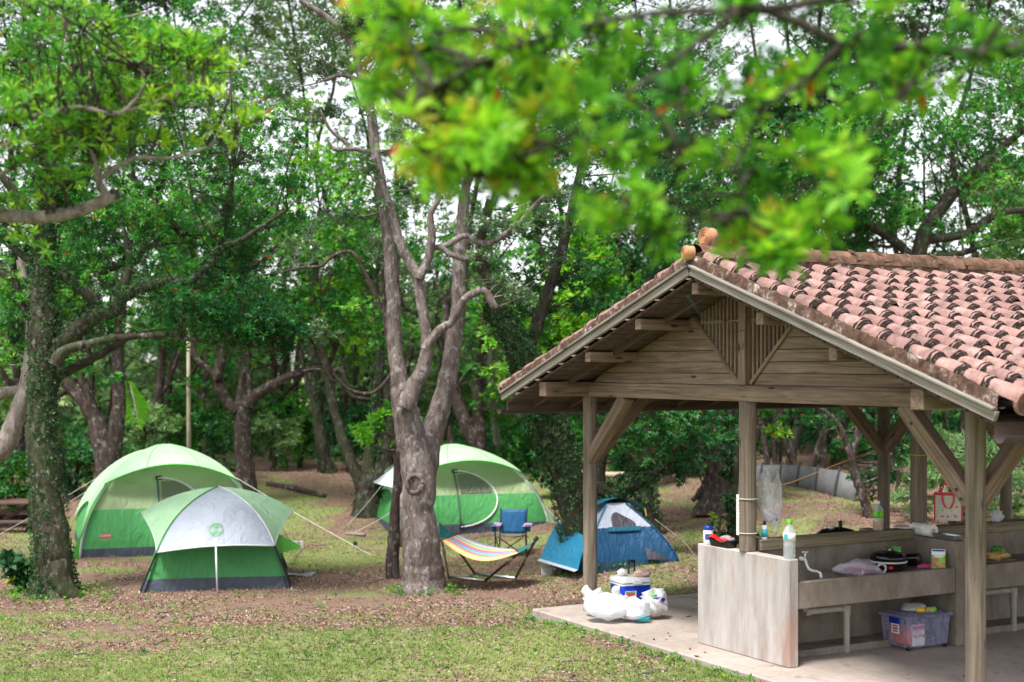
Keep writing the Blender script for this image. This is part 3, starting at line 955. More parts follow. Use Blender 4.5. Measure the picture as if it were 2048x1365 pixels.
# ---- small tent with grey front
gB = G(402, 1186)
pB = Vector((gB.x, gB.y + 1.02, float(gz(gB.x, gB.y + .8)) - .01))
TB = thing('dome_tent', 'small tent with pale grey front panel and emblem, green wings and thin support pole', 'tent', pB, math.radians(10))
W2, H2 = .90, 1.12
def prof2(z): return W2 * (1 - .22 * z / .6) if z < .6 else prof(z, W2 * .98, 1.16)
def w2(mb, z0, z1, nv):
    for sd in range(4):
        def fn(u, v, sd=sd):
            t = u * 2 - 1; z = z0 + (z1 - z0) * v; r = prof2(z); d = r - .03 * (1 - t * t)
            x, y = t * r, -d * .95
            for _ in range(sd): x, y = -y, x
            return (x, y, z)
        mb.grid(fn, 12, nv)
    return mb
w2(MB(), -.04, .155, 3).build('floor_tub', M_['tent_charcoal'], TB, smooth=True)
w2(MB(), .15, .72, 6).build('lower_wall', M_['tent_green'], TB, smooth=True)
w2(MB(), .715, 1.08, 5).build('upper_wall', M_['tent_sage'], TB, smooth=True)
apex = Vector((0, 0, 1.20))
def arc3(a, b, bul, v):
    m = (a + b) / 2 + bul
    return a * (1 - v) ** 2 + m * 2 * v * (1 - v) + b * v * v
cor = {(sx, sy): Vector((sx * .70, sy * .98, .50 if sx < 0 else .55)) for sx in (-1, 1) for sy in (-1, 1)}
def ridge(sx, sy, v): return arc3(apex, cor[(sx, sy)], Vector((sx * .16, sy * .22, .20)), v)
def hood(sx, v): return arc3(apex, Vector((sx * .95, -.10, .90)), Vector((sx * .06, 0, .13)), v)
FB = thing('rainfly_stub', None, None) if False else None
fp = MB()
def fpanel(u, v):
    p = ridge(-1, -1, v).lerp(ridge(1, -1, v), u); k = math.sin(PI * u) * v
    return p + Vector((0, -.13 * k, .055 * k * v))
FP = fp.grid(fpanel, 18, 14).build('front_panel', M_['tent_grey'], TB, smooth=True)
bp = MB().grid(lambda u, v: ridge(-1, 1, v).lerp(ridge(1, 1, v), u) + Vector((0, .12 * math.sin(PI * u) * v, .05 * math.sin(PI * u) * v)), 12, 10).build('back_panel', M_['tent_grey'], TB, smooth=True)
for sx in (-1, 1):
    for sy in (-1, 1):
        def wing(u, v, sx=sx, sy=sy):
            p = ridge(sx, sy, v).lerp(hood(sx, v), u)
            return p + Vector((-sx * .05, 0, -.03)) * math.sin(PI * u) * v
        MB().grid(wing, 10, 12).build('wing', M_['tent_light_green'], TB, smooth=True)
    MB().tube([ridge(sx, -1, v) + Vector((0, -.004, .004)) for v in np.linspace(0, 1, 18)], .011, 6).build('seam_tape', M_['tent_green'] if sx < 0 else M_['pole_grey'], TB, smooth=True)
    MB().tube([ridge(sx, -1, 1).lerp(hood(sx, 1), u) + Vector((-sx * .05, 0, -.03)) * math.sin(PI * u) for u in np.linspace(0, 1, 10)], .007, 5).build('hem', M_['pole_grey'], TB, smooth=True)
    c = cor[(sx, -1)]
    MB().tube([c, (sx * .90, -.93, .02)], .014, 5).build('strap', M_['strap_black'], TB)
    MB().tube([c + Vector((0, .05, .0)), (sx * .90, -.6, .03)], .010, 5).build('strap', M_['strap_black'], TB)
    MB().tube([(sx * .90, -.93, .04), (sx * .91, -.95, -.03)], .011, 6).build('stake', M_['pole_grey'], TB)
MB().tube([fpanel(u, 1.0) for u in np.linspace(0, 1, 20)], .010, 6).build('hem', M_['charcoal'] if 'charcoal' in M_ else M_['pole_grey'], TB, smooth=True)
MB().tube([(.0, -1.115, .60), (.022, -1.16, -.03)], .0115, 8).build('support_pole', M_['pole_grey'], TB, smooth=True)
# emblem: a ring with a small lamp figure
def on_panel(u, v, o=.006):
    p = Vector(fpanel(u, v)); du = Vector(fpanel(u + .01, v)) - p; dv = Vector(fpanel(u, v + .01)) - p
    return p + dv.cross(du).normalized() * (-o if dv.cross(du).y > 0 else o)
em = MB()
cu, cv, er = .50, .80, .082
def emp(dx, dz): return on_panel(cu + dx / (1.4 * cv), cv - dz / .98)
for q0, q1 in ((1.0, .93),):
    for k in range(28):
        w0, w1 = 2 * PI * k / 28, 2 * PI * (k + 1) / 28
        em.add([emp(er * q0 * math.cos(w0), er * q0 * math.sin(w0)), emp(er * q0 * math.cos(w1), er * q0 * math.sin(w1)), emp(er * q1 * math.cos(w1), er * q1 * math.sin(w1)), emp(er * q1 * math.cos(w0), er * q1 * math.sin(w0))], [(0, 1, 2, 3)])
for k in range(9):
    w = PI * (.12 + .76 * k / 8)
    for q in (1, -1):
        c0 = (er * .76 * math.cos(w), er * .76 * math.sin(w) * q)
        if q < 0 and 2 < k < 6: continue
        em.add([emp(c0[0] - .005, c0[1] - .007), emp(c0[0] + .005, c0[1] - .007), emp(c0[0] + .005, c0[1] + .007), emp(c0[0] - .005, c0[1] + .007)], [(0, 1, 2, 3)])
em.add([emp(-.034, -.05), emp(.034, -.05), emp(.022, -.018), emp(.008, .0), emp(-.008, .0), emp(-.022, -.018)], [(0, 1, 2, 3, 4, 5)])
em.add([emp(-.020, .018), emp(.020, .018), emp(.024, .035), emp(0, .046), emp(-.024, .035)], [(0, 1, 2, 3, 4)])
em.build('emblem', M_['green_print'], FP)
# stretched flap to the right
q = TB.matrix_world
fg = G(604, 1098); Mi = Matrix.Rotation(math.radians(-10), 4, 'Z')
fl_ = Mi @ (fg - pB)
MB().grid(lambda u, v: (Vector((.66, -.2, .66)).lerp(Vector((.68, -.2, .33)), v)).lerp(Vector((fl_.x, fl_.y, .02)) + Vector((0, 0, .02 * (1 - v))), u), 8, 4).build('fly_flap', M_['tent_bright_green'], TB, smooth=True)
rope('guy_rope', TB, [(.72, .3, .80), Mi @ (G(585, 1092) - pB)], .006, M_['rope_white'])

# ---- blue tent
gD = G(1283, 1143)
pD = Vector((gD.x - .30, gD.y + .95, float(gz(gD.x, gD.y + .4)) - .01))
TD = thing('dome_tent', 'low blue dome tent with grey top and dark window behind the ivy-covered leaning trunk', 'tent', pD, math.radians(20))
TD.scale = (.97, .97, .93)
W3, H3 = .67, .82
def w3(mb, z0, z1, sides, nv=6, off=0, taper=True):
    for sd in sides:
        def fn(u, v, sd=sd):
            t = u * 2 - 1; z = z0 + (z1 - z0) * v
            r = W3 * (1.0 - .80 * (max(z, 0.0) / H3) ** 1.55) + off
            x, y = t * r, -(r - .04 * (1 - t * t))
            for _ in range(sd): x, y = -y, x
            return (x, y, z)
        mb.grid(fn, 10, nv)
    return mb
w3(MB(), -.04, .09, (0, 1, 2, 3), 2).build('floor_tub', M_['tent_slate'], TD, smooth=True)
w3(MB(), .085, .52, (0, 1, 2)).build('lower_wall', M_['tent_blue'], TD, smooth=True)
w3(MB(), .515, .82, (0, 1, 2, 3)).build('upper_wall', M_['tent_grey'], TD, smooth=True)
w3(MB(), .085, .52, (3,)).build('side_wall', M_['tent_sky_blue'], TD, smooth=True)  # left side paler than the other walls: light catching it is put into the colour
def w3p(x, z, o=.02):
    r = W3 * (1.0 - .80 * (max(z, 0.0) / H3) ** 1.55)
    return (x, -r - o + .04, z)
MB().grid(lambda u, v: w3p(-.16 + (.34 - .16 * v ** 2) * u + .02 * v, .52 + .19 * v * (1 - .35 * (2 * u - 1) ** 2 * v), .035), 8, 6).build('window_mesh', M_['tent_dark_mesh'], TD, smooth=True)
MB().grid(lambda u, v: w3p(-.24 + .46 * u, .475 + .055 * v, .045 + .02 * v), 8, 3).build('window_flap', M_['tent_teal'], TD, smooth=True)
for sx in (-1, 1):
    MB().tube([(sx * (W3 * (1.0 - .80 * (max(z, 0.0) / H3) ** 1.55)) * 1.0, -(W3 * (1.0 - .80 * (max(z, 0.0) / H3) ** 1.55)) - .008, z) for z in np.linspace(.02, .81, 14)], .012, 6).build('pole_sleeve', M_['tent_blue'] if sx > 0 else M_['tent_sky_blue'], TD, smooth=True)
def cap(u, v):
    a = Vector((-.30, -.05, .81)).lerp(Vector((.42, -.05, .73)), u) + Vector((0, 0, .12 * math.sin(PI * u)))
    return a + Vector((.03, .30 * v - .1, -.02 * v))
MB().grid(cap, 12, 4).build('top_fly', M_['tent_teal'], TD, smooth=True)
MB().tube([(.42, -.14, .74), (.44, -.15, .63)], .010, 5).build('toggle_cord', M_['rope_yellow'], TD)
# low awning at the left, propped off the ground
def awn(u, v):
    a = Vector((-.60, -.62, .42)).lerp(Vector((-.56, .5, .52)), u); b = Vector((-.80, -.76, .03)).lerp(Vector((-.92, .25, .05)), u)
    return a.lerp(b, v) + Vector((0, 0, .05 * math.sin(PI * v)))
MB().grid(awn, 8, 10).build('awning', M_['tent_sky_blue'], TD, smooth=True)
MB().grid(lambda u, v: Vector(awn(u, 1.0)) + Vector((-.07, -.05, -.015)) * v, 8, 2).build('awning_hem', M_['tent_grey'], TD, smooth=True)
MB().grid(lambda u, v: w3p(.22 + .30 * u, .10 + .16 * v * (1 - u), .03 + .05 * math.sin(PI * u)), 6, 4).build('vent_flap', M_['tent_dark_mesh'], TD, smooth=True)
rope('guy_rope', TD, [(.40, -.5, .62), (.80, -.55, .30), (1.02, -.6, .0)], .006, M_['bamboo'])

# ================================================================== HAMMOCK ON ITS STAND
hb = G(970, 1165)
HM = thing('hammock', 'striped hammock on a folding metal stand beside the thick forked tree', 'hammock', hb)
def L_(p): return Vector(p) - hb
fA, fB_, fC, fD = G(897, 1157), G(970, 1165), G(949, 1150), G(1031, 1160)
for f in (fA, fB_, fC, fD): f.z += .018
tl = P(877, 1046, 17.75); trr = P(1072, 1079, 17.45)
for a, b, nm in ((fA, fB_, 'base_rail'), (fC, fD, 'base_rail')):
    MB().tube([L_(a), L_(b)], .017, 8).build(nm, M_['steel'], HM, smooth=True)
for f, tp, mt in ((fA, tl, 'steel'), (fC, tl, 'bronze_metal'), (fB_, trr, 'bronze_metal'), (fD, trr, 'bronze_metal')):
    MB().tube([L_(f), L_(tp)], .017, 8).build('leg', M_[mt], HM, smooth=True)
    MB().tube([L_(f).lerp(L_(tp), .42), L_(f).lerp(L_(tp), .56)], .022, 8).build('leg_sleeve', M_['steel'], HM, smooth=True)
MB().tube([L_(trr) + Vector((-.02, 0, -.02)), L_(trr) + Vector((.02, 0, .03))], .026, 8).build('foot_cap', M_['strap_black'], HM)
e0a, e0b = P(882, 1080, 17.3), P(916, 1068, 18.0)
e1a, e1b = P(1038, 1106, 17.2), P(1030, 1099, 17.9)
cols = ['tent_lilac', 'tent_cream', 'tent_aqua', 'tent_gold', 'tent_pinkish', 'tent_lilac', 'tent_aqua', 'tent_pinkish', 'tent_gold', 'tent_cream', 'tent_gold']
fabric('tent_lilac', (.30, .30, .66), trans=.1); fabric('tent_cream', (.78, .66, .38), trans=.1)
fabric('tent_aqua', (.16, .50, .42), trans=.1); fabric('tent_gold', (.80, .52, .18), trans=.1); fabric('tent_pinkish', (.72, .16, .26), trans=.1)
n = len(cols)
for k, cn in enumerate(cols):
    w0, w1 = 1 - k / n, 1 - (k + 1) / n
    def strip(u, v, w0=w0, w1=w1):
        w = w0 + (w1 - w0) * v
        a = e0a.lerp(e0b, w); b = e1a.lerp(e1b, w)
        sag = (.05 + .15 * (1 - w)) * math.sin(PI * u)
        return L_(a.lerp(b, u)) + Vector((0, 0, -sag * (1.0 - .25 * u)))
    MB().grid(strip, 18, 2).build('cloth_stripe', M_[cn], HM, smooth=True)
for a, b in ((e0a, e0b), (e1a, e1b)):
    MB().tube([L_(a), L_(b)], .014, 8).build('spreader_bar', M_['bronze_metal'], HM, smooth=True)
MB().grid(lambda u, v: L_(e0a.lerp(e0b, u).lerp(tl, v * .92)) + Vector((0, 0, -.03 * math.sin(PI * v))), 6, 5).build('end_cloth', M_['chair_teal'], HM, smooth=True)
MB().grid(lambda u, v: L_(e1a.lerp(e1b, u).lerp(trr, v * .92)) + Vector((0, 0, -.02 * math.sin(PI * v))), 6, 5).build('end_cloth', M_['chair_teal'], HM, smooth=True)

# ================================================================== CAMP CHAIR
gc = G(1024, 1112)
CH = thing('camp_chair', 'folding blue camp chair with armrests in front of the green dome tent', 'chair', gc, math.radians(-6))
MB().grid(lambda u, v: (-.17 - .02 * v + (.34 + .04 * v) * u, .17 + .10 * v - .03 * math.sin(PI * u), .30 + .34 * v), 8, 8).build('backrest', M_['chair_blue'], CH, smooth=True, solid=.008)
MB().box((0, .262, .55), (.18, .012, .09)).build('back_logo', M_['blue_print'], CH)
MB().grid(lambda u, v: (-.19 + .38 * u, -.20 + .38 * v, .31 - .03 * math.sin(PI * u) + .02 * (1 - v) - .03 * v), 8, 6).build('seat', M_['chair_teal'], CH, smooth=True, solid=.01)
for s in (-1, 1):
    MB().tube([(s * .19, .27, .66), (s * .19, .17, .30), (s * .2, .10, .0)], .010, 6).build('back_leg', M_['strap_black'], CH)
    MB().tube([(s * .22, -.20, .0), (s * .22, -.20, .46)], .010, 6).build('front_leg', M_['strap_black'], CH)
    MB().tube([(s * .21, -.20, .02), (-s * .19, -.21, .30)], .008, 6).build('cross_bar', M_['strap_black'], CH)
    MB().tube([(s * .21, -.20, .30), (s * .2, .14, .02)], .008, 6).build('cross_bar', M_['strap_black'], CH)
    MB().grid(lambda u, v, s=s: (s * (.16 + .12 * u), -.24 + .46 * v, .455 - .02 * math.sin(PI * v)), 3, 5).build('armrest', M_['pink_blue'], CH, smooth=True, solid=.01)
    MB().lathe([(.036, 0), (.042, .09)], (s * .245, -.17, .37), 10).build('cup_holder', M_['chair_blue'], CH)

# ================================================================== PICNIC TABLE (far left)
gt = G(8, 1052)
PT = thing('picnic_table', 'dark wooden picnic table with benches left of the ivy-covered trunk', 'table', gt, math.radians(4))
for k in range(5):
    beam('table_board', PT, (-.95, -.30 + k * .15, .40), (.75, -.30 + k * .15, .40), .14, .035, M_['table_wood'])
for s in (-1, 1):
    for k in range(2):
        beam('bench_board', PT, (-.95, s * (.50 + .13 * k), .12), (.75, s * (.50 + .13 * k), .12), .12, .035, M_['table_wood'])
    x = s * .55 - .1
    beam('cross_rail', PT, (x, -.62, .08), (x, .62, .08), .05, .07, M_['table_wood'])
    beam('leg', PT, (x + .05, -.45, -.05), (x + .05, .15, .38), .05, .08, M_['table_wood'])
    beam('leg', PT, (x - .05, .45, -.05), (x - .05, -.15, .38), .05, .08, M_['table_wood'])
    beam('brace', PT, (x, 0, .36), (x - s * .45, 0, .10), .05, .07, M_['table_wood'])
# second table seen between trunks behind the blue tent
gt2 = G(1205, 985); 
PT2 = thing('picnic_table', 'reddish picnic table seen past the shelter corner post beyond the blue tent', 'table', Vector((gt2.x, gt2.y, gt2.z)), math.radians(-5))
for k in range(4): beam('table_board', PT2, (-.55, -.2 + k * .15, .32), (.5, -.2 + k * .15, .32), .14, .04, M_['bamboo'])
for s in (-1, 1):
    beam('leg', PT2, (s * .4, -.25, 0), (s * .4, .2, .30), .05, .08, M_['table_wood']); beam('leg', PT2, (s * .4, .35, 0), (s * .4, -.1, .30), .05, .08, M_['table_wood'])

# ================================================================== small things on the ground
g = G(594, 1100)
SG = thing('site_sign', 'small grey plate with the number 12 beside the grey-fronted tent', 'sign', g, 0)
MB().box((0, 0, .075), (.19, .012, .11)).build('plate', M_['sign_grey'], SG, bevel=.002)
text('12', .11, M_['strap_black'], SG, (0, -.009, .075), (PI / 2, 0, 0), 'number')
MB().tube([(0, .012, -.05), (0, .012, .12)], .008, 6).build('stake', M_['bamboo'], SG)
g = G(596, 1152)
mat_ = MB().grid(lambda u, v: (-.17 + .36 * u + .03 * v, -.13 + .26 * v, .022 + .012 * math.sin(5 * u + 3 * v)), 8, 6).build('ground_mat', M_['tent_grey'], None, smooth=True, solid=.006, loc=g)
tag(mat_, 'pale grey mat lying at the right edge of the small tent', 'mat')
g = G(712, 1072)
sp = MB().tube([(-.16, .1, .02), (.16, -.12, .03)], .025, 7).build('wood_stake', M_['pale_board'], None, loc=g)
tag(sp, 'short pale wooden stake lying in the grass left of the forked tree', 'stake')
g = G(1094, 1150)
bk = MB().box((0, 0, .05), (.15, .12, .12)).build('paper_cup_box', M_['sign_grey'], None, bevel=.01, loc=g)
tag(bk, 'small grey box under the left hem of the blue tent', 'box')
g = G(710, 1092)
pk = MB().lathe([(.03, -.02), (.035, .03), (.03, .06), (.012, .075)], (0, 0, 0), 10).build('peg_cap', M_['strap_black'], None, loc=g)
tag(pk, 'small black peg cap in the grass beside the long white guy rope', 'peg')

# far bank: log edging, fence of grey sheets with dark leaning posts, bamboo pole
l0, l1 = G(535, 972), G(650, 996)
lg = MB().tube([l0 + Vector((0, 0, .03)), l0.lerp(l1, .5) + Vector((0, 0, .05)), l1 + Vector((0, 0, .02))], [.05, .06, .05], 8).build('edging_log', M_['bark_brown'], None, smooth=True)
tag(lg, 'fallen edging log on the bank between the green tents', 'log')
FN = thing('bank_fence', 'grey sheet fence with dark leaning posts on the bank behind the sink', 'fence', P(1560, 985, 24.5))
fo = FN.location.copy()
tops = [(1385, 952), (1440, 937), (1500, 932), (1522, 931), (1560, 930), (1596, 931), (1633, 935), (1675, 942), (1720, 956)]
bots = [(1385, 968), (1440, 962), (1495, 962), (1516, 966), (1554, 970), (1588, 974), (1625, 980), (1664, 988), (1705, 1000)]
deps = [27.5, 26.5, 25.5, 25.2, 24.6, 24.0, 23.4, 22.8, 22.2]
for k in range(len(tops) - 1):
    a, b = P(*tops[k], deps[k]), P(*tops[k + 1], deps[k + 1]); c_, d_ = P(*bots[k], deps[k]), P(*bots[k + 1], deps[k + 1])
    c_.z = min(c_.z, float(gz(c_.x, c_.y))) - .12; d_.z = min(d_.z, float(gz(d_.x, d_.y))) - .12
    def pan(u, v): 
        p = c_.lerp(d_, u).lerp(a.lerp(b, u), v); return p - fo + Vector((0, .012 * math.sin(u * 2 * PI * 3), 0))
    MB().grid(pan, 18, 2).build('sheet_panel', M_['fence_sheet'], FN, smooth=True, solid=.004)
for k in range(2, len(tops)):
    a, c_ = P(*tops[k], deps[k]), P(*bots[k], deps[k])
    MB().tube([c_ - fo + Vector((-.02, -.06, -.1)), a - fo + Vector((.03, -.05, .05))], .025, 6).build('post', M_['fence_post'], FN)
bp0 = P(378, 890, 26); bp0.z = float(gz(bp0.x, bp0.y)) - .05
bo = MB().tube([Vector((0, 0, 0)), P(377, 655, 26) - bp0], [.045, .035], 8).build('bamboo_pole', M_['bamboo'], None, smooth=True, loc=bp0)
tag(bo, 'tall pale bare pole standing behind the large left tent', 'pole')

# ================================================================== cooler and carrier bags on the slab
def crumple(mb_fn, nu, nv, seed, amp): pass
cp = world_of(-2.05, -.02, 0.0)
cp = P(1261, 1219, F * EYE / (1219 - HY))
CO = thing('cooler', 'blue wheeled cooler with white lid and raised handle behind the white bags', 'cooler', cp, math.radians(22))
CO.scale = (.92, .92, .95)
def rbox(nm, mat, w, d, z0, z1, flare=0.0, r=.035, parent=CO):
    vs = []; fs = []; N = 0
    prof_ = []
    for z, f in ((z0, 1.0), (z0 + .01, 1.0), ((z0 + z1) / 2, 1 + flare / 2), (z1 - .008, 1 + flare), (z1, 1 + flare * .98 - .01)):
        ring = []
        for cx_, cy_, a0 in ((1, 1, 0), (-1, 1, 90), (-1, -1, 180), (1, -1, 270)):
            for k in range(5):
                a = math.radians(a0 + k * 22.5)
                ring.append((cx_ * (w / 2 * f - r) + r * math.cos(a), cy_ * (d / 2 * f - r) + r * math.sin(a), z))
        prof_.append(ring)
    m = MB(); n = 20
    vs = [p for ring in prof_ for p in ring]
    fs = [(i * n + k, i * n + (k + 1) % n, (i + 1) * n + (k + 1) % n, (i + 1) * n + k) for i in range(len(prof_) - 1) for k in range(n)]
    fs += [tuple(range(n - 1, -1, -1)), tuple((len(prof_) - 1) * n + k for k in range(n))]
    m.add(vs, fs)
    return m.build(nm, mat, parent, smooth=True, auto=.7)
rbox('body', M_['blue_plastic'], .33, .29, .03, .27, .07)
rbox('rim', M_['white_plastic'], .362, .318, .270, .290, .0)
rbox('lid', M_['white_plastic'], .372, .328, .298, .345, -.03)
MB().box((0, -.172, .306), (.10, .012, .045)).build('latch', M_['white_plastic'], CO, bevel=.004)
MB().box((.181, .0, .18), (.022, .15, .05)).build('side_grip', M_['deep_blue_plastic'], CO, bevel=.006)
MB().box((-.181, .0, .18), (.022, .15, .05)).build('side_grip', M_['deep_blue_plastic'], CO, bevel=.006)
st = MB().box((0, 0, 0), (.135, .004, .13)).build('sticker', M_['paper_white'], CO, bevel=.001, loc=(-.075, -.1535, .15), rot=(.07, 0, 0))
MB().add([(-.05, -.003, -.04), (.045, -.003, -.03), (.05, -.003, .045), (-.055, -.003, .05)], [(0, 1, 2, 3)]).build('sticker_print', M_['orange_plastic'], st)
MB().add([(-.06, -.0035, -.06), (.06, -.0035, -.06), (.06, -.0035, -.045), (-.06, -.0035, -.045)], [(0, 1, 2, 3)]).build('sticker_print', M_['teal_label'], st)
MB().add([(-.06, -.0035, .052), (.05, -.0035, .052), (.05, -.0035, .061), (-.06, -.0035, .061)], [(0, 1, 2, 3)]).build('sticker_print', M_['teal_label'], st)
MB().tube([(.06, .16, .25), (.06, .165, .475), (.13, .165, .475), (.13, .16, .25)], .011, 8).build('pull_handle', M_['black_plastic'], CO, smooth=True)
MB().tube([(.055, .165, .478), (.135, .165, .478)], .015, 8).build('handle_grip', M_['strap_black'], CO, smooth=True)
for s in (-1, 1): MB().tube([(s * .13, .15, .035), (s * .17, .15, .035)], .035, 12).build('wheel', M_['black_plastic'], CO)
def lump(name, mat, c, s, seed, label, cat, pts=0, sub=3, amp=.18, freq=3.0, par=None, rotz=0):
    bm = bmesh.new(); bmesh.ops.create_icosphere(bm, subdivisions=sub, radius=1)
    r = random.Random(seed); ph = [(r.uniform(-1, 1), r.uniform(-1, 1), r.uniform(-1, 1), r.uniform(0, 6)) for _ in range(7)]
    for v in bm.verts:
        p = v.co.copy(); k = 1
        for i, (a, b, c2, w) in enumerate(ph): k += amp / (1 + i * .35) * math.sin(freq * (1 + i * .6) * (a * p.x + b * p.y + c2 * p.z) + w)
        k += amp * .5 * (abs(math.sin(freq * 3 * (p.x * ph[0][0] + p.z * ph[0][1] + p.y * ph[0][2]) + ph[1][3])) - .5)
        v.co = Vector((p.x * s[0] * k, p.y * s[1] * k, max(-.92, p.z) * s[2] * (k if p.z > 0 else 1)))
    me = bpy.data.meshes.new(name); bm.to_mesh(me); bm.free(); me.materials.append(mat)
    me.polygons.foreach_set('use_smooth', [True] * len(me.polygons))
    o = link(name, me, par, c); o.rotation_euler.z = rotz
    if label: tag(o, label, cat)
    return o
ltop = cp + Vector((0, 0, .33))
lump('crumpled_napkin', M_['paper_white'], ltop + Vector((-.09, .02, .030)), (.045, .04, .036), 3, 'white crumpled cloth ball at the left of the cooler lid', 'cloth')
lump('snack_packet', M_['skin_pink'], ltop + Vector((.12, -.03, .028)), (.085, .06, .036), 8, 'pinkish cream packet lying at the right of the cooler lid', 'packet')

def carrier(name, label, px, py, w, d, h, mat, seed, ears=(), dh=0.0, rot=0.0, stuff=()):
    """knotted plastic carrier bag: sagging lumpy body, gathered handles standing up"""
    dep = F * EYE / (py - HY) + d / 2
    loc = Vector(((px - CX) / F * dep, dep, 0.004))
    T = thing(name, label, 'plastic bag', loc, rot)
    r = random.Random(seed)
    ph = [(r.uniform(-1, 1), r.uniform(-1, 1), r.uniform(-1, 1), r.uniform(0, 6)) for _ in range(8)]
    def body(u, v):
        w_ = 2 * PI * u; 
        rr = math.sin(min(1, v * 3.2 + .02) * PI / 2) * (1 - .25 * max(0, v - .45) / .55) if v < .86 else .80 * (1 - (v - .86) / .14)
        p = Vector((math.cos(w_) * rr, math.sin(w_) * rr, v))
        k = 1 + .0
        for i, (a, b, c_, s_) in enumerate(ph): k += .045 * math.sin((2.2 + i * .9) * (a * p.x + b * p.y + c_ * p.z * 1.6) + s_)
        k += .05 * math.sin(9 * w_ + 3 * v + seed) * v + .055 * abs(math.sin(8.5 * w_ + 5 * v + seed)) * v + .03 * abs(math.sin(17 * w_ - 6 * v))
        zt = h * .92 * (v ** .8) * (1 + .12 * math.sin(2 * w_ + seed) * v + .10 * math.sin(3 * w_ + 2 * seed) * v)
        return (p.x * w / 2 * k, p.y * d / 2 * k, max(0, zt))
    MB().grid(body, 72, 22).build('bag_body', mat, T, smooth=True)
    for (ex, ey, eh, lean) in ears:
        def ear(u, v, ex=ex, ey=ey, eh=eh, lean=lean):
            a = 2 * PI * u
            ww = .062 * (1 - v) ** .8 + .012 + .010 * math.sin(6 * v + seed) + .012 * math.sin(3 * a + 5 * v)
            a = 2 * PI * u
            return (ex + lean * v + ww * math.cos(a) + .01 * math.sin(7 * v), ey + ww * .5 * math.sin(a) + .012 * math.sin(5 * v + ex), h * .72 + eh * v)
        MB().grid(ear, 12, 9).build('bag_handle', mat, T, smooth=True)
    for (nm, c_, s_, mm) in stuff:
        lump(nm, M_[mm], c_, s_, seed + 5, None, None, sub=2, par=T)
    return T
carrier('carrier_bag', 'big opaque white carrier bag, frontmost left one before the blue cooler', 1216, 1249, .39, .30, .25, M_['bag_white'], 2, ((.07, .03, .15, .02), (-.10, .05, .08, -.03), (.13, .0, .06, .03)))
carrier('carrier_bag', 'small white bag with upright handles standing against the shelter corner post', 1186, 1236, .17, .18, .22, M_['bag_white'], 5, ((-.035, 0, .14, -.03), (.03, .02, .11, .035)))
carrier('carrier_bag', 'translucent white bag with pale blue box inside, between two other bags', 1271, 1249, .30, .26, .22, M_['bag_sheer'], 9, ((-.04, .02, .06, .0),), stuff=(('inner_box', (.06, -.06, .045), (.07, .04, .045), 'teal_label'), ('inner_pack', (-.05, 0, .09), (.08, .06, .08), 'paper_white')))
carrier('carrier_bag', 'rightmost bulging sheer bag with coloured packets beside the blue cooler', 1308, 1242, .26, .26, .27, M_['bag_sheer'], 14, ((.03, .0, .09, .04), (-.05, .03, .05, -.03)), stuff=(('inner_pack', (.0, -.02, .10), (.09, .08, .09), 'canvas_white'), ('inner_pack', (.05, -.07, .19), (.05, .016, .022), 'deep_blue_plastic'), ('inner_pack', (-.01, -.06, .225), (.032, .012, .016), 'lime_plastic'), ('inner_pack', (.03, -.085, .17), (.05, .012, .010), 'pink_print')))

# ================================================================== things on and under the sink
def at(a, b, z): return world_of(a, b, z)
ZE = .868                                                      # top of the end wall
# wipes tub
T = thing('wipes_tub', 'white cylindrical tub with blue lid at the left end of the sink wall', 'tub', at(-.545, 0, ZE), 0)
MB().lathe([(.040, 0), (.042, .004), (.042, .122), (.040, .126)], (0, 0, 0), 18).build('tub', M_['white_plastic'], T, smooth=True, auto=.7)
MB().lathe([(.044, .124), (.045, .128), (.045, .148), (.040, .154)], (0, 0, 0), 18).build('lid', M_['deep_blue_plastic'], T, smooth=True, auto=.7)
MB().grid(lambda u, v: (.0425 * math.cos(-2.4 + 1.6 * u), .0425 * math.sin(-2.4 + 1.6 * u), .04 + .05 * v), 8, 1).build('label', M_['blue_print'], T)
# barbecue tray
T = thing('food_tray', 'black foam tray with red flap and clear film on the sink end wall', 'tray', at(-.33, -.0, ZE), UA)
m = MB(); m.grid(lambda u, v: ((-.14 + .28 * u) * (.86 + .14 * abs(2 * v - 1) ** .3), 0, 0), 1, 1) if False else None
def tray(w, d, h, nm, mat, par):
    mm = MB()
    b = [(-w * .44, -d * .44, .001), (w * .44, -d * .44, .001), (w * .44, d * .44, .001), (-w * .44, d * .44, .001)]
    tt = [(-w / 2, -d / 2, h), (w / 2, -d / 2, h), (w / 2, d / 2, h), (-w / 2, d / 2, h)]
    i_ = [(x * .9, y * .88, h) for x, y, z in tt]; j_ = [(x * .86, y * .84, .01) for x, y, z in b]
    mm.add(b + tt + i_ + j_, [(3, 2, 1, 0)] + [(k, (k + 1) % 4, 4 + (k + 1) % 4, 4 + k) for k in range(4)] + [(4 + k, 4 + (k + 1) % 4, 8 + (k + 1) % 4, 8 + k) for k in range(4)] + [(8 + k, 8 + (k + 1) % 4, 12 + (k + 1) % 4, 12 + k) for k in range(4)] + [(12, 13, 14, 15)])
    return mm.build(nm, mat, par, bevel=.003)
tray(.27, .105, .062, 'tray', M_['black_plastic'], T)
MB().grid(lambda u, v: (-.15 + .25 * u + .01 * v, -.062 + .07 * v, .066 + .016 * math.sin(6 * u + 2 * v) + .014 * v), 10, 5).build('red_flap', M_['red_plastic'], T, smooth=True, solid=.003)
lump('film', M_['bag_clear'], (.05, .01, .075), (.09, .04, .022), 4, None, None, par=T)
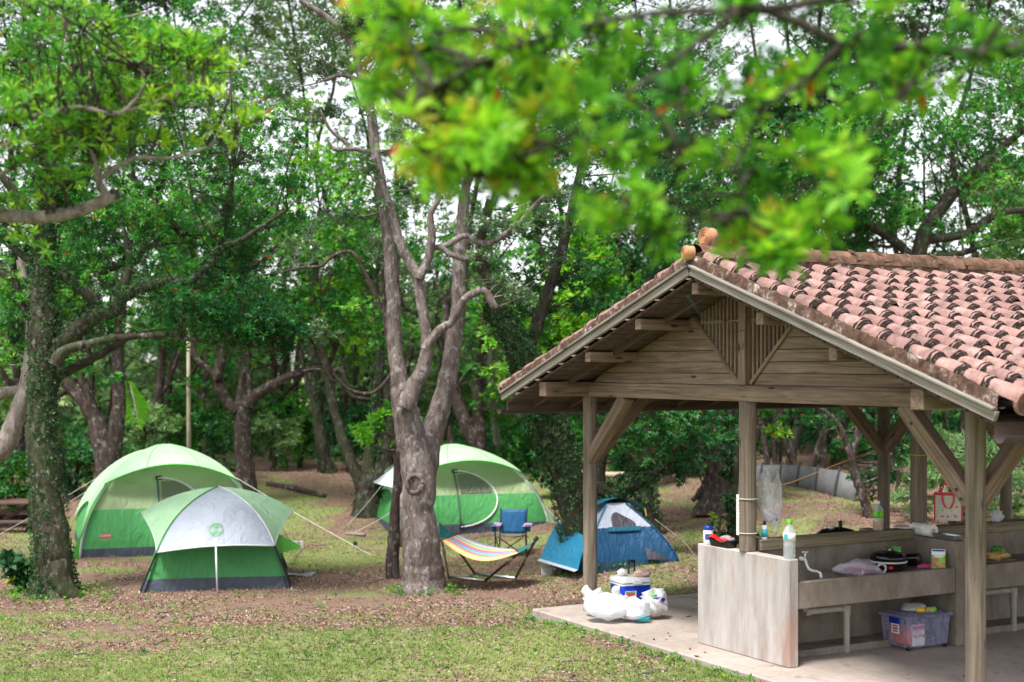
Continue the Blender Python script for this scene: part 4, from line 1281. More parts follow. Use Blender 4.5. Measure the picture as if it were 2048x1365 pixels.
# notice plate on post
T = thing('notice_plate', 'narrow white notice plate wired to the middle post of the shelter', 'plate', at(-.095, -.0, 1.16), UA + math.radians(30))
MB().box((0, 0, .0), (.075, .008, .34)).build('plate', M_['paper_white'], T, bevel=.002)
for i in range(11):
    MB().box((0, -.0052, .14 - i * .028), (.045, .001, .006)).build('printed_line', M_['sign_grey'], T)
for z in (1.305, 1.02):
    MB().tube([world_of(.078 * math.cos(w), .078 * math.sin(w), z) - T.location for w in np.linspace(0, 2 * PI, 20)], .004, 5).build('wire_tie', M_['rope_white'], T)
    T.children[-1].matrix_local = Matrix.Rotation(-(UA + math.radians(30)), 4, 'Z')
# hanging clear bag
T = thing('hanging_bag', 'clear crumpled plastic bag hanging on the right of the middle post', 'plastic bag', at(.02, .19, 1.27), UA + .9)
T.scale = (.88, .88, .92)
def hb_(u, v):
    w = 2 * PI * u; z = .22 - .44 * v - .05 * math.cos(w) * v
    r = (.075 + .03 * math.sin(3 * v + .6)) * (1 if v < .82 else max(.05, 1 - ((v - .82) / .18) ** 1.6 * .8))
    k = 1 + .10 * math.sin(5 * w + 7 * v) + .10 * abs(math.sin(9 * w - 5 * v)) + .06 * math.sin(13 * w + 11 * v)
    return (r * math.cos(w) * k + .05 * v, .42 * r * math.sin(w) * k + .01 * math.sin(9 * v), z + .045 * math.sin(3 * w + 1) * (1 - v) + .02 * math.sin(5 * w))
MB().grid(hb_, 48, 24).build('bag_body', M_['bag_clear'], T, smooth=True)
MB().tube([(0.02, 0, .20), (.0, 0, .30), (-.05, 0, .31)], [.03, .012, .006], 8).build('knot', M_['bag_clear'], T, smooth=True)
lump('inner_wrap', M_['bag_lilac'], (.03, 0, -.12), (.06, .035, .07), 12, None, None, par=T, sub=2)
MB().box((.085, -.01, -.16), (.03, .02, .014)).build('blue_tag', M_['deep_blue_plastic'], T)
# spray can on the rail
T = thing('spray_can', 'slim white and teal spray can with black cap on the wooden rail', 'can', at(.02, .16, .960), 0)
MB().lathe([(.023, 0), (.024, .003), (.024, .105), (.018, .118)], (0, 0, 0), 16).build('can', M_['white_plastic'], T, smooth=True, auto=.7)
MB().lathe([(.0246, .018), (.0246, .088)], (0, 0, 0), 16).build('label', M_['teal_label'], T, smooth=True)
MB().lathe([(.014, .116), (.014, .14), (.010, .145)], (0, 0, 0), 12).build('cap', M_['black_plastic'], T, smooth=True, auto=.7)
MB().box((0, -.008, .148), (.014, .03, .016)).build('nozzle', M_['black_plastic'], T, bevel=.003)
# big water bottle
T = thing('water_bottle', 'large clear water bottle with lime cap on the corner of the sink end wall', 'bottle', at(.53, -.0, ZE), 0)
MB().lathe([(.040, 0), (.047, .008), (.049, .03), (.046, .05), (.049, .07), (.046, .09), (.049, .11), (.047, .13), (.050, .15), (.050, .20), (.046, .225), (.033, .25), (.017, .268), (.015, .285)], (0, 0, 0), 22).build('bottle', M_['bottle_clear'], T, smooth=True)
MB().lathe([(.0505, .145), (.0505, .205)], (0, 0, 0), 22).build('label', M_['paper_white'], T, smooth=True)
MB().grid(lambda u, v: (.0512 * math.cos(-2.7 + .7 * u), .0512 * math.sin(-2.7 + .7 * u), .15 + .05 * v), 6, 1).build('label_print', M_['teal_label'], T)
MB().lathe([(.019, .28), (.020, .283), (.020, .306), (.017, .310)], (0, 0, 0), 16).build('cap', M_['lime_plastic'], T, smooth=True, auto=.7)
# kettle grill beyond the rail (other side of the sink)
T = thing('kettle_grill', 'round black grill with domed lid behind the wooden rail', 'grill', at(-.30, 1.25, .652), 0.4)
MB().lathe([(.10, .0), (.17, .05), (.20, .14), (.205, .20)], (0, 0, 0), 24).build('bowl', M_['black_enamel'], T, smooth=True)
MB().lathe([(.208, .202), (.208, .212), (.19, .255), (.14, .295), (.06, .315), (.0, .318)], (0, 0, 0), 24).build('lid', M_['black_enamel'], T, smooth=True)
MB().box((.03, 0, .345), (.03, .03, .06)).build('lid_handle', M_['black_plastic'], T, bevel=.006)
MB().lathe([(.03, .312), (.03, .33)], (-.07, 0, 0), 12).build('damper', M_['steel'], T)
# tea bottle
T = thing('tea_bottle', 'half-full tea bottle with lime green label on the wooden rail', 'bottle', at(-.0, 1.45, .960), 0)
MB().lathe([(.042, .002), (.045, .01), (.045, .065), (.044, .075)], (0, 0, 0), 18).build('tea', M_['tea_liquid'], T, smooth=True)
MB().lathe([(.042, 0), (.0465, .008), (.0465, .09), (.044, .10), (.046, .11), (.046, .175), (.036, .20), (.017, .225), (.014, .24)], (0, 0, 0), 18).build('bottle', M_['bottle_clear'], T, smooth=True)
MB().lathe([(.047, .108), (.047, .172)], (0, 0, 0), 18).build('label', M_['green_label'], T, smooth=True)
MB().grid(lambda u, v: (.0478 * math.cos(-2.0 + .5 * u), .0478 * math.sin(-2.0 + .5 * u), .115 + .05 * v), 4, 1).build('label_print', M_['green_print'], T)
MB().lathe([(.017, .238), (.017, .258)], (0, 0, 0), 12).build('cap', M_['white_plastic'], T)
# plates by it
T = tag(MB().lathe([(.05, 0), (.09, .008), (.10, .016), (.098, .018), (.07, .010), (.0, .008)], (0, 0, 0), 20).build('paper_plate', M_['paper_white'], None, smooth=True, loc=at(.0, 1.76, .960)), 'white paper plate on the wooden rail right of the tea bottle', 'plate')
T = tag(MB().lathe([(.05, 0), (.08, .01), (.085, .03), (.08, .034), (.03, .036), (.0, .036)], (0, 0, 0), 16).build('frying_pan', M_['black_plastic'], None, smooth=True, loc=at(-.32, 1.62, .652)), 'small black pan beyond the rail behind the paper plate', 'pan')
# lilac bag on the counter
ZC = .652
T = thing('carrier_bag', 'crumpled lilac plastic bag lying on the sink counter left of the grill', 'plastic bag', at(.33, .90, ZC), UA)
lump('bag_body', M_['bag_lilac'], (0, 0, .055), (.14, .18, .07), 21, None, None, par=T, amp=.2)
lump('inner_pack', M_['pink_print'], (.03, .02, .035), (.07, .10, .035), 22, None, None, par=T, sub=2)
MB().tube([(.10 + .05 * math.cos(w), -.06 + .012 * math.sin(2 * w), .06 + .05 * math.sin(w)) for w in np.linspace(0, 2 * PI, 16)], .012, 6).build('bag_handle', M_['bag_lilac'], T, smooth=True)
MB().tube([(.12, .16 + .05 * math.cos(w), .05 + .04 * math.sin(w)) for w in np.linspace(0, 2 * PI, 16)], .010, 6).build('bag_handle', M_['bag_sheer'], T, smooth=True)
# electric griddle
T = thing('table_grill', 'glossy black tabletop grill with domed lid on the sink counter', 'grill', at(.27, 1.31, ZC), 0.2)
MB().lathe([(.125, .012), (.145, .02), (.15, .055), (.158, .07)], (0, 0, 0), 28).build('base', M_['black_plastic'], T, smooth=True, auto=.8)
MB().lathe([(.160, .072), (.162, .078), (.160, .084)], (0, 0, 0), 28).build('rim', M_['canvas_white'], T, smooth=True)
MB().lathe([(.156, .086), (.150, .125), (.125, .15), (.07, .163), (.0, .165)], (0, 0, 0), 28).build('lid', M_['black_enamel'], T, smooth=True)
MB().tube([(-.05, 0, .163), (-.03, 0, .19), (.03, 0, .19), (.05, 0, .163)], .010, 8).build('lid_handle', M_['bronze_metal'], T, smooth=True)
MB().box((-.05, -.15, .04), (.035, .02, .025)).build('control_knob', M_['red_plastic'], T, bevel=.004)
for k in range(4):
    w = PI / 4 + k * PI / 2; MB().tube([(.11 * math.cos(w), .11 * math.sin(w), 0), (.11 * math.cos(w), .11 * math.sin(w), .02)], .012, 8).build('foot', M_['black_plastic'], T)
def pouch(name, label, a, b, z, w, h, yaw, bands, lean=.12):
    T = thing(name, label, 'packet', at(a, b, z), yaw)
    def side(sg, u0, v0, u1, v1, mat, nm, off=0.0):
        MB().grid(lambda u, v: ((-w / 2 + w * (u0 + (u1 - u0) * u)), sg * (.024 * math.sin(PI * (u0 + (u1 - u0) * u)) ** .6 * math.sin(PI * min(1, .12 + .86 * (v0 + (v1 - v0) * v))) ** .7 + .001 + off) + lean * h * (v0 + (v1 - v0) * v), h * (v0 + (v1 - v0) * v)), 10, 6).build(nm, M_[mat], T, smooth=True)
    side(-1, 0, 0, 1, 1, bands[0], 'front'); side(1, 0, 0, 1, 1, bands[0], 'back')
    for (u0, v0, u1, v1, mat) in bands[1]: side(-1, u0, v0, u1, v1, mat, 'print', .0015)
    return T
pouch('snack_bag', 'green and white snack bag standing at the right end of the counter', .47, 1.70, ZC, .115, .175, -.25, ('paper_white', ((0, 0, 1, .08, 'green_print'), (0, .08, 1, .38, 'food_tan'), (.0, .38, 1, .72, 'green_label'), (.15, .42, .5, .6, 'pink_print'), (.05, .9, .95, .98, 'blue_print'), (.2, .62, .85, .70, 'paper_white'))))
pouch('snack_bag', 'orange and green snack bag behind the black tabletop grill', .12, 1.53, ZC, .105, .17, -.3, ('food_tan', ((0, .0, 1, .35, 'orange_plastic'), (0, .8, 1, 1, 'green_print'), (.1, .45, .9, .62, 'red_print'), (0, .35, .2, .9, 'paper_white'))))
T = thing('coffee_jar', 'dark jar with green label lying between the snack bags on the counter', 'jar', at(.22, 1.62, ZC), 0)
for nm, p0, p1, r, mt in (('jar', (-.04, 0, .058), (.05, -.05, .075), .055, 'black_enamel'), ('lid', (.05, -.05, .075), (.072, -.062, .079), .050, 'dark_metal'), ('label', (-.03, -.0055, .060), (-.06, .011, .054), .0565, 'green_print')):
    MB().tube([p0, p1], r, 18).build(nm, M_[mt], T, smooth=True, auto=.8)
T = tag(MB().box((0, 0, .018), (.20, .06, .036)).build('snack_box', M_['pink_print'], None, bevel=.004, loc=at(.33, 1.72, ZC), rot=(0, 0, -.1)), 'low pink snack box behind the green snack bag', 'box')
# towels and foil on the divider
T = thing('paper_towels', 'white paper towel roll in film on top of the concrete divider', 'paper towels', at(.12, 1.865, .90), UA)
MB().tube([(-.11, 0, .055), (.13, 0, .055)], .055, 20).build('roll', M_['paper_white'], T, smooth=True, auto=.8)
MB().tube([(.131, 0, .055), (.133, 0, .055)], .02, 12).build('core', M_['food_tan'], T)
lump('film', M_['bag_clear'], (0, 0, .06), (.13, .06, .06), 31, None, None, par=T, amp=.06)
T = thing('foil_tray', 'shallow foil tray on the concrete divider beside the paper towels', 'tray', at(.42, 1.865, .90), UA)
tray(.26, .12, .045, 'tray', M_['steel'], T)
# tote bag
T = thing('tote_bag', 'white canvas tote bag with red trim and handles hanging behind the shelter post', 'bag', at(.10, 2.20, 1.02), UA + .75)
T.scale = (.86, .86, .86)
MB().grid(lambda u, v: (-.135 + .27 * u, -.035 - .02 * math.sin(PI * u), .29 * v), 8, 6).build('front', M_['canvas_white'], T, smooth=True)
MB().grid(lambda u, v: (-.135 + .27 * u, .035, .29 * v), 4, 2).build('back', M_['canvas_white'], T)
for s in (-1, 1):
    MB().grid(lambda u, v, s=s: (s * .136, -.036 + .072 * u, .29 * v), 2, 3).build('side', M_['red_print'], T)
    MB().tube([(s * .137, -.038, .29 * i / 5) for i in range(6)], .008, 6).build('piping', M_['red_plastic'], T)
MB().grid(lambda u, v: (-.137 + .274 * u, -.04 - .02 * math.sin(PI * u), .262 + .03 * v), 8, 1).build('trim', M_['red_plastic'], T)
def strip_path(pts, w, nm): 
    mm = MB(); vs = []
    for x, y, z in pts: vs += [(x - w, y, z), (x + w, y, z)]
    mm.add(vs, [(2 * i, 2 * i + 1, 2 * i + 3, 2 * i + 2) for i in range(len(pts) - 1)]); mm.build(nm, M_['red_plastic'], T, solid=.003)
strip_path([(-.075, -.055, .28), (-.05, -.05, .36), (-.012, -.03, .47), (.0, -.03, .485), (.012, -.03, .47), (.05, -.05, .36), (.075, -.055, .28)], .010, 'handle')
strip_path([(-.06, -.06, .28), (-.055, -.066, .20), (-.03, -.068, .14), (0, -.069, .125), (.03, -.068, .14), (.055, -.066, .20), (.06, -.06, .28)], .010, 'handle')
rr = random.Random(4)
for k in range(11):
    x, z = rr.uniform(-.10, .10), rr.uniform(.03, .17)
    q = .008 + rr.random() * .008; yy = -.0375 - .02 * math.sin(PI * (x + .135) / .27)
    MB().add([(x - q, yy, z), (x, yy, z - q), (x + q, yy, z), (x, yy, z + q)], [(0, 1, 2, 3)]).build('flower_print', M_[('red_print', 'yellow_print', 'pink_print', 'green_print')[k % 4]], T)
rope('hook_cord', T, [(0, -.03, .485), (0, .0, .9), (-.02, .02, 1.2)], .003, M_['rope_yellow'])
# orange cloth, white bag, tray beyond the right post
lump('hanging_cloth', M_['orange_cloth'], at(.35, 3.10, 1.33), (.10, .06, .16), 41, 'orange cloth hanging at the right edge beyond the front post', 'cloth')
lump('carrier_bag', M_['bag_white'], at(-.02, 2.95, 1.0), (.05, .07, .06), 42, 'small white plastic bag on the far rail right of the front post', 'plastic bag')
T = thing('foil_tray', 'silver tray with food on the far sink counter right of the front post', 'tray', at(.36, 2.45, ZC), UA)
tray(.30, .36, .03, 'tray', M_['steel'], T)
lump('bread', M_['food_tan'], (-.02, .06, .05), (.10, .12, .05), 44, None, None, par=T)
lump('salad', M_['green_print'], (-.06, .16, .09), (.05, .05, .04), 45, None, None, par=T)
# storage bin
bx = at(.40, 1.50, 0)
T = thing('storage_bin', 'clear lilac plastic storage bin on castors under the sink counter', 'storage bin', bx, UA)
bw, bl, bh = .33, .50, .27
def binb(u, v, k=1.0):
    pass
m = MB()
def ringp(w, l, z): return [(-w / 2, -l / 2, z), (w / 2, -l / 2, z), (w / 2, l / 2, z), (-w / 2, l / 2, z)]
m.add(ringp(bw * .90, bl * .92, .02) + ringp(bw, bl, bh), [(3, 2, 1, 0)] + [(k, (k + 1) % 4, 4 + (k + 1) % 4, 4 + k) for k in range(4)])
m.build('bin', M_['bin_plastic'], T, bevel=.012)
LD = MB().box((0, 0, bh + .012), (bw + .03, bl + .03, .024)).build('lid', M_['bin_plastic'], T, bevel=.008)
for k in range(7): MB().box((0, -bl * .36 + k * bl * .12, bh + .026), (bw * .8, .012, .006)).build('lid_rib', M_['bin_plastic'], LD)
MB().box((.02, -bl / 2 - .012, bh - .02), (.12, .02, .055)).build('clasp', M_['deep_blue_plastic'], T, bevel=.005)
lb = MB().box((0, 0, 0), (.09, .002, .085)).build('sticker', M_['paper_white'], T, loc=(.02, -bl / 2 - .004, bh - .09), rot=(.05, 0, 0))
for z in (.022, 0, -.022): MB().box((0, -.002, z), (.06, .001, .014)).build('sticker_print', M_['red_print'] if z else M_['blue_print'], lb)
for sx in (-1, 1):
    for sy in (-1, 1): MB().tube([(sx * bw * .40 - .012, sy * bl * .42, .02), (sx * bw * .40 + .012, sy * bl * .42, .02)], .02, 10).build('castor', M_['black_plastic'], T)
# contents
ob = tag(MB().box((0, 0, .10), (.22, .13, .13)).build('gas_stove_case', M_['orange_plastic'], None, bevel=.008, loc=at(.40, 1.36, .01), rot=(0, 0, UA)), 'orange case seen inside the left end of the clear storage bin', 'case')
gs = thing('gas_canister_pack', 'white and pink pack lettered GAS SUN inside the clear storage bin', 'pack', at(.505, 1.42, .03), UA + PI / 2)
MB().box((0, 0, .09), (.14, .03, .18)).build('pack', M_['paper_white'], gs, bevel=.004)
MB().box((0, -.0165, .155), (.138, .002, .035)).build('pink_band', M_['pink_print'], gs)
text('GAS SUN', .036, M_['red_print'], gs, (0, -.017, .085), (PI / 2, 0, 0), sx=.82)
text('CASSETTE', .018, M_['pink_print'], gs, (-.01, -.017, .118), (PI / 2, 0, 0))
# on the lid
lump('paper_bag', M_['canvas_white'], bx + Vector((-.02, .06, bh + .06)), (.10, .13, .035), 51, 'cream paper bag with red print lying on the storage bin lid', 'paper bag')
pb = bpy.data.objects['paper_bag']
for k in range(4):
    MB().add([(-.05 + .03 * k, -.06 + .02 * k, .045), (-.02 + .03 * k, -.075 + .02 * k, .042), (-.015 + .03 * k, -.065 + .02 * k, .046), (-.045 + .03 * k, -.05 + .02 * k, .048)], [(0, 1, 2, 3)]).build('red_print', M_['red_print'], pb)
for k, (dx, dy, mt, lab) in enumerate(((.02, -.15, 'yellow_print', 'yellow dented little can on the front of the storage bin lid'), (.09, -.12, 'food_tan', 'brown and gold little can in the middle on the storage bin lid'), (.14, -.06, 'green_label', 'green topped little can at the right on the storage bin lid'))):
    q = thing('seasoning_can', lab, 'can', bx + Vector((dx, dy * .35 - .02, bh + .032)), .5 * k)
    MB().tube([(-.035, 0, .022), (.030, 0, .022)], .022, 14).build('can', M_[mt], q, smooth=True, auto=.8)
    MB().tube([(.030, 0, .022), (.038, 0, .022)], .018, 12).build('lid', M_['red_print' if k else 'orange_plastic'], q, smooth=True, auto=.8)
# cords round posts
for (a, b, z, mt, lab) in ((0, BAY, 1.62, 'rope_yellow', 'yellow cord tied round the inner shelter post'), (-TS, 2 * BAY, 1.52, 'rope_orange', 'orange cord tied round the rear left shelter post')):
    tag(MB().tube([(.078 * math.cos(w), .078 * math.sin(w), .008 * math.sin(w)) for w in np.linspace(0, 2 * PI, 20)], .006, 5).build('tied_cord', M_[mt], None, loc=at(a, b, z)), lab, 'cord')
q0 = at(-TS, 2 * BAY, 1.52); q1 = P(1440, 1000, 21)
tag(MB().tube([(0, 0, 0), (q1 - q0) * .5 + Vector((0, 0, -.08)), q1 - q0], .004, 4).build('washing_line', M_['rope_orange'], None, loc=q0), 'thin orange line strung from the rear shelter post', 'line')
# ================================================================== TREES
def catmull(pts, rads, k=4):
    pts = np.array(pts, float); rads = np.array(rads, float)
    n = len(pts); P_ = np.vstack([2 * pts[0] - pts[1], pts, 2 * pts[-1] - pts[-2]]); out = []; ro = []
    for i in range(n - 1):
        p0, p1, p2, p3 = P_[i:i + 4]
        for t in np.arange(k) / k:
            out.append(.5 * ((2 * p1) + (-p0 + p2) * t + (2 * p0 - 5 * p1 + 4 * p2 - p3) * t * t + (-p0 + 3 * p1 - 3 * p2 + p3) * t ** 3))
            ro.append(rads[i] * (1 - t) + rads[i + 1] * t)
    out.append(pts[-1]); ro.append(rads[-1])
    return np.array(out), np.array(ro)

def tubes(PTS, RAD, n=5):
    """batch of tubes: PTS (N,K,3), RAD (N,K)"""
    N, K, _ = PTS.shape
    T = np.empty_like(PTS)
    T[:, 1:-1] = PTS[:, 2:] - PTS[:, :-2]; T[:, 0] = PTS[:, 1] - PTS[:, 0]; T[:, -1] = PTS[:, -1] - PTS[:, -2]
    T /= np.linalg.norm(T, axis=2, keepdims=True) + 1e-9
    ref = np.where(np.abs(T[:, :1, 2:3]) < .85, np.array([0, 0, 1.0]), np.array([1.0, 0, 0]))
    ref = np.broadcast_to(ref, T.shape)
    A = ref - T * (ref * T).sum(2, keepdims=True); A /= np.linalg.norm(A, axis=2, keepdims=True) + 1e-9
    B = np.cross(T, A)
    w = 2 * np.pi * np.arange(n) / n
    V = PTS[:, :, None] + RAD[:, :, None, None] * (A[:, :, None] * np.cos(w)[None, None, :, None] + B[:, :, None] * np.sin(w)[None, None, :, None])
    base = (np.arange(N) * K * n)[:, None, None] + (np.arange(K - 1) * n)[None, :, None]
    k0 = np.arange(n); k1 = (k0 + 1) % n
    Q = np.stack([base + k0, base + k1, base + n + k1, base + n + k0], -1).reshape(-1, 4)
    return V.reshape(-1, 3), Q

def stem_mesh(stems, seed=0, sides=11, lump=.10):
    """trunk and limbs: stems = list of (points, radii)"""
    VV = []; QQ = []; n0 = 0
    rs = np.random.default_rng(seed)
    for pts, rads in stems:
        p, r = catmull(pts, rads, 5)
        wob = np.cumsum(rs.normal(0, .012, p.shape), 0); wob -= np.linspace(0, 1, len(p))[:, None] * wob[-1]
        p = p + wob * np.clip(r, .02, .12)[:, None] * 6
        r = r * (1 + rs.normal(0, lump * .35, len(r)))
        n = sides if r.max() > .07 else 7
        V, Q = tubes(p[None], r[None], n)
        # uneven girth
        ctr = np.repeat(p, n, 0); d = V - ctr
        q = vnoise(V[:, 2] * 2.5 + seed, np.arctan2(d[:, 1], d[:, 0]) * 1.6 + 9, seed) - .5
        V = ctr + d * (1 + lump * 1.6 * q)[:, None]
        VV.append(V); QQ.append(Q + n0); n0 += len(V)
        # closed end
        e = np.vstack([V[-n:], p[-1:]]) ; tri = np.array([[k, (k + 1) % n, n, n] for k in range(n)])
        VV.append(e); QQ.append(tri + n0); n0 += len(e)
    return np.vstack(VV), np.vstack(QQ)

def whorls(C, A, k, L, Wd, rs, tint0, spread=(.35, 1.35), dtint=.12, curl=.12):
    """leaf rosettes: C,A (N,3); every leaf a folded diamond of four points"""
    N = len(C)
    A = A / (np.linalg.norm(A, axis=1, keepdims=True) + 1e-9)
    ref = np.where(np.abs(A[:, 2:3]) < .85, np.array([0, 0, 1.0]), np.array([1.0, 0, 0]))
    T = ref - A * (ref * A).sum(1, keepdims=True); T /= np.linalg.norm(T, axis=1, keepdims=True) + 1e-9
    B = np.cross(A, T)
    ph = (np.arange(k) / k * 2 * np.pi)[None] + rs.uniform(0, 6.3, (N, 1)) + rs.normal(0, .3, (N, k))
    el = rs.uniform(spread[0], spread[1], (N, k))
    D = np.cos(el)[..., None] * A[:, None] + np.sin(el)[..., None] * (np.cos(ph)[..., None] * T[:, None] + np.sin(ph)[..., None] * B[:, None])
    S = np.cross(D, A[:, None]); S /= np.linalg.norm(S, axis=2, keepdims=True) + 1e-9
    Nn = np.cross(S, D)
    l = L * rs.uniform(.65, 1.2, (N, k))[..., None]; w = Wd * rs.uniform(.75, 1.2, (N, k))[..., None]
    b = C[:, None] + D * l * .08
    tip = C[:, None] + D * l - Nn * l * curl - np.array([0, 0, 1.0]) * l * .05
    m = C[:, None] + D * l * .60
    ml = m + S * w * .5 + Nn * w * .16; mr = m - S * w * .5 + Nn * w * .16
    V = np.stack([b, ml, tip, mr], 2).reshape(-1, 3)
    Q = np.arange(len(V)).reshape(-1, 4)
    tn = np.clip(tint0[:, None] + rs.normal(0, dtint, (N, k)), 0, .96)
    red = rs.random((N, k)) < .006
    tn = np.where(red, 1.0, tn)
    return V, Q, np.repeat(tn.ravel(), 4)

class Tree:
    def __init__(self, name, label, cat='tree', base=(0, 0, 0), group=None, bark='bark_brown', leaf='leaf_mid', L=.085, W=.026, k=7, seed=1, nsub=4, per=5):
        self.nsub, self.per = nsub, per; self.pool = None; self.npool = 0; self.spread_tv = 1.0; self.twig = None
        self.name, self.label, self.cat, self.group = name, label, cat, group
        self.base = Vector(base); self.bark, self.leaf = bark, leaf
        self.L, self.W, self.k = L, W, k
        self.stems = []; self.tw = []; self.wc = []; self.wa = []; self.wt = []
        self.rs = np.random.default_rng(seed); self.seed = seed
    def stem(self, pts, D, sc=1.0):
        """pts: (px, py, radius px[, depth offset m])"""
        q = []; r = []
        for p in pts:
            d = D + (p[3] if len(p) > 3 else 0)
            q.append(tuple(P(p[0], p[1], d))); r.append(p[2] / F * d * sc)
        self.stems.append((q, r)); return self
    def anchor(self, c):
        best = None; bd = 1e9
        for pts, _ in self.stems:
            p, _r = catmull(pts, _, 4)
            d = np.linalg.norm((p - c) * np.array([1, 1, .8]), axis=1) + np.where(p[:, 2] > c[2] + .1, 1.0, 0)
            i = d.argmin()
            if d[i] < bd: bd = d[i]; best = p[i]
        return best
    def blob(self, px, py, D, rx, ry, rd=None, dens=1.0, tint=.4, tv=.15, anchor=None, updir=.6):
        c = np.array(P(px, py, D)); r = np.array([rx / F * D, rd if rd else (rx / F * D) * .8, ry / F * D])
        return self.blob3(c, r, dens, tint, tv, anchor, updir)
    def blob3(self, c, r, dens=1.0, tint=.4, tv=.15, anchor=None, updir=.6):
        rs = self.rs
        la = self.L * self.W * .55 * self.k * .5
        nw = int(dens * 2.0 * np.pi * r[0] * r[2] / la)
        nsub, per = self.nsub, self.per
        nm = max(2, int(round(nw / (nsub * per))))
        u = rs.normal(0, 1, (nm, 3)); u /= np.linalg.norm(u, axis=1, keepdims=True)
        e = c + u * r * (rs.uniform(.25, 1, (nm, 1)) ** .5)
        if self.pool is None or self.npool != len(self.stems):
            self.pool = np.vstack([catmull(p_, r_, 5)[0][(3 if i_ == 0 else 0):] for i_, (p_, r_) in enumerate(self.stems)]); self.npool = len(self.stems)
        dm = np.linalg.norm((self.pool[None] - e[:, None]) * np.array([1, 1, .8]), axis=2) * rs.uniform(.75, 1.35, (nm, len(self.pool))) + np.where(self.pool[None, :, 2] > e[:, None, 2] + .05, .6 * r.max() + .1, 0)
        a = self.pool[dm.argmin(1)]
        # main twigs
        t = np.linspace(0, 1, 6)[None, :, None]
        da = np.linalg.norm(e - a, axis=1, keepdims=True)
        mid = (a + e) / 2 + rs.normal(0, .16, (nm, 3)) * da - np.array([0, 0, .10]) * da
        PT = (1 - t) ** 2 * a[:, None] + 2 * t * (1 - t) * mid[:, None] + t ** 2 * e[:, None]
        R = np.linspace(1, .22, 6)[None] * np.clip(.0045 + .009 * da, .005, .022) * rs.uniform(.6, 1.2, (nm, 1))
        self.tw.append((PT, R))
        # sub twigs
        s0 = PT[:, 4][:, None] + (PT[:, 5] - PT[:, 4])[:, None] * rs.uniform(-.6, .9, (nm, nsub, 1))
        sl = np.clip(r.mean() * .42, .035, .42)
        se = s0 + (rs.normal(0, 1, (nm, nsub, 3)) * np.array([1, 1, .55]) + u[:, None] * .8 + np.array([0, 0, .35])) * sl * .6
        s0 = s0.reshape(-1, 3); se = se.reshape(-1, 3)
        m2 = (s0 + se) / 2 + rs.normal(0, .03, s0.shape)
        PT2 = np.stack([s0, m2, se], 1)
        self.tw.append((PT2, np.broadcast_to(np.array([.0055, .004, .0022]) * (1.6 if self.L > .1 else 1), (len(s0), 3)).copy()))
        C = (se[:, None] + rs.normal(0, 1, (len(se), per, 3)) * sl * .42 * np.array([1, 1, .7])).reshape(-1, 3)
        up = np.array([0, 0, 1.0])
        A = (C - c) / r * (1 - updir) + up * updir + rs.normal(0, .35, C.shape)
        hi = np.clip((C[:, 2] - c[2]) / r[2], -1, 1)
        tt = tint + rs.normal(0, tv, (nm, 1)).repeat(nsub * per, 1).ravel() * .8 + rs.normal(0, tv * .5, len(C)) + .0 * hi
        self.wc.append(C); self.wa.append(A); self.wt.append(tt)
        return self
    def build(self, tri_sides=3, spread=(.35, 1.35)):
        T = thing(self.name, self.label, self.cat, self.base, 0, self.group)
        b = np.array(self.base)
        if self.stems:
            V, Q = stem_mesh(self.stems, self.seed)
            link('trunk', np_mesh('trunk', V - b, Q, M_[self.bark], True), T)
        if self.tw:
            VV, QQ, n0 = [], [], 0
            for PT, R in self.tw:
                V, Q = tubes(PT, R, tri_sides if PT.shape[1] == 3 else 4); VV.append(V); QQ.append(Q + n0); n0 += len(V)
            b_ = link('branches', np_mesh('branches', np.vstack(VV) - b, np.vstack(QQ), M_[self.twig or self.bark], False), T); b_['kind'] = 'stuff'
        if self.wc:
            C = np.vstack(self.wc); A = np.vstack(self.wa); tt = np.concatenate(self.wt)
            V, Q, tn = whorls(C, A, self.k, self.L, self.W, self.rs, tt, spread)
            c_ = link('crown', np_mesh('crown', V - b, Q, M_[self.leaf], False, tn), T); c_['kind'] = 'stuff'
        self.n = sum(len(c) for c in self.wc) * self.k
        return T

def ivy(parent, base, stem_pts, stem_r, n, size, seed, lo=0, hi=1, mat='leaf_ivy', thick=.02, jit=.6):
    """climbing leaves pressed on a stem"""
    rs = np.random.default_rng(seed); p, r = catmull(stem_pts, stem_r, 8)
    i = (rs.uniform(lo, hi, n) * (len(p) - 1)).astype(int)
    T = p[np.clip(i + 1, 0, len(p) - 1)] - p[np.clip(i - 1, 0, len(p) - 1)]; T /= np.linalg.norm(T, axis=1, keepdims=True) + 1e-9
    d = rs.normal(0, 1, (n, 3)); d -= T * (d * T).sum(1, keepdims=True); d /= np.linalg.norm(d, axis=1, keepdims=True)
    patch = vnoise(p[i][:, 2] * 1.8 + d[:, 0] * 1.2, d[:, 1] * 1.3 + 5, seed)
    keep = patch > jit * rs.random(n)
    C = p[i] + d * (r[i] * 1.02 + thick * rs.random(n))[:, None] + T * rs.uniform(-.05, .05, (n, 1))
    C, d = C[keep], d[keep]
    V, Q, tn = whorls(C, d + rs.normal(0, .4, d.shape) - np.array([0, 0, .3]), 3, size, size * .75, rs, rs.uniform(.1, .9, len(C)), (.6, 1.4))
    o = link('ivy', np_mesh('ivy', V - np.array(base), Q, M_[mat], False, tn), parent); o['kind'] = 'stuff'
    return o

NLEAF = 0
def fin(t, **kw):
    global NLEAF
    o = t.build(**kw); NLEAF += t.n if t.wc else 0; return o

def gbase(px, D):
    x = (px - CX) / F * D
    return Vector((x, D, float(gz(x, D))))
def gpy(px, D):
    x = (px - CX) / F * D; return HY + (EYE - float(gz(x, D))) / D * F

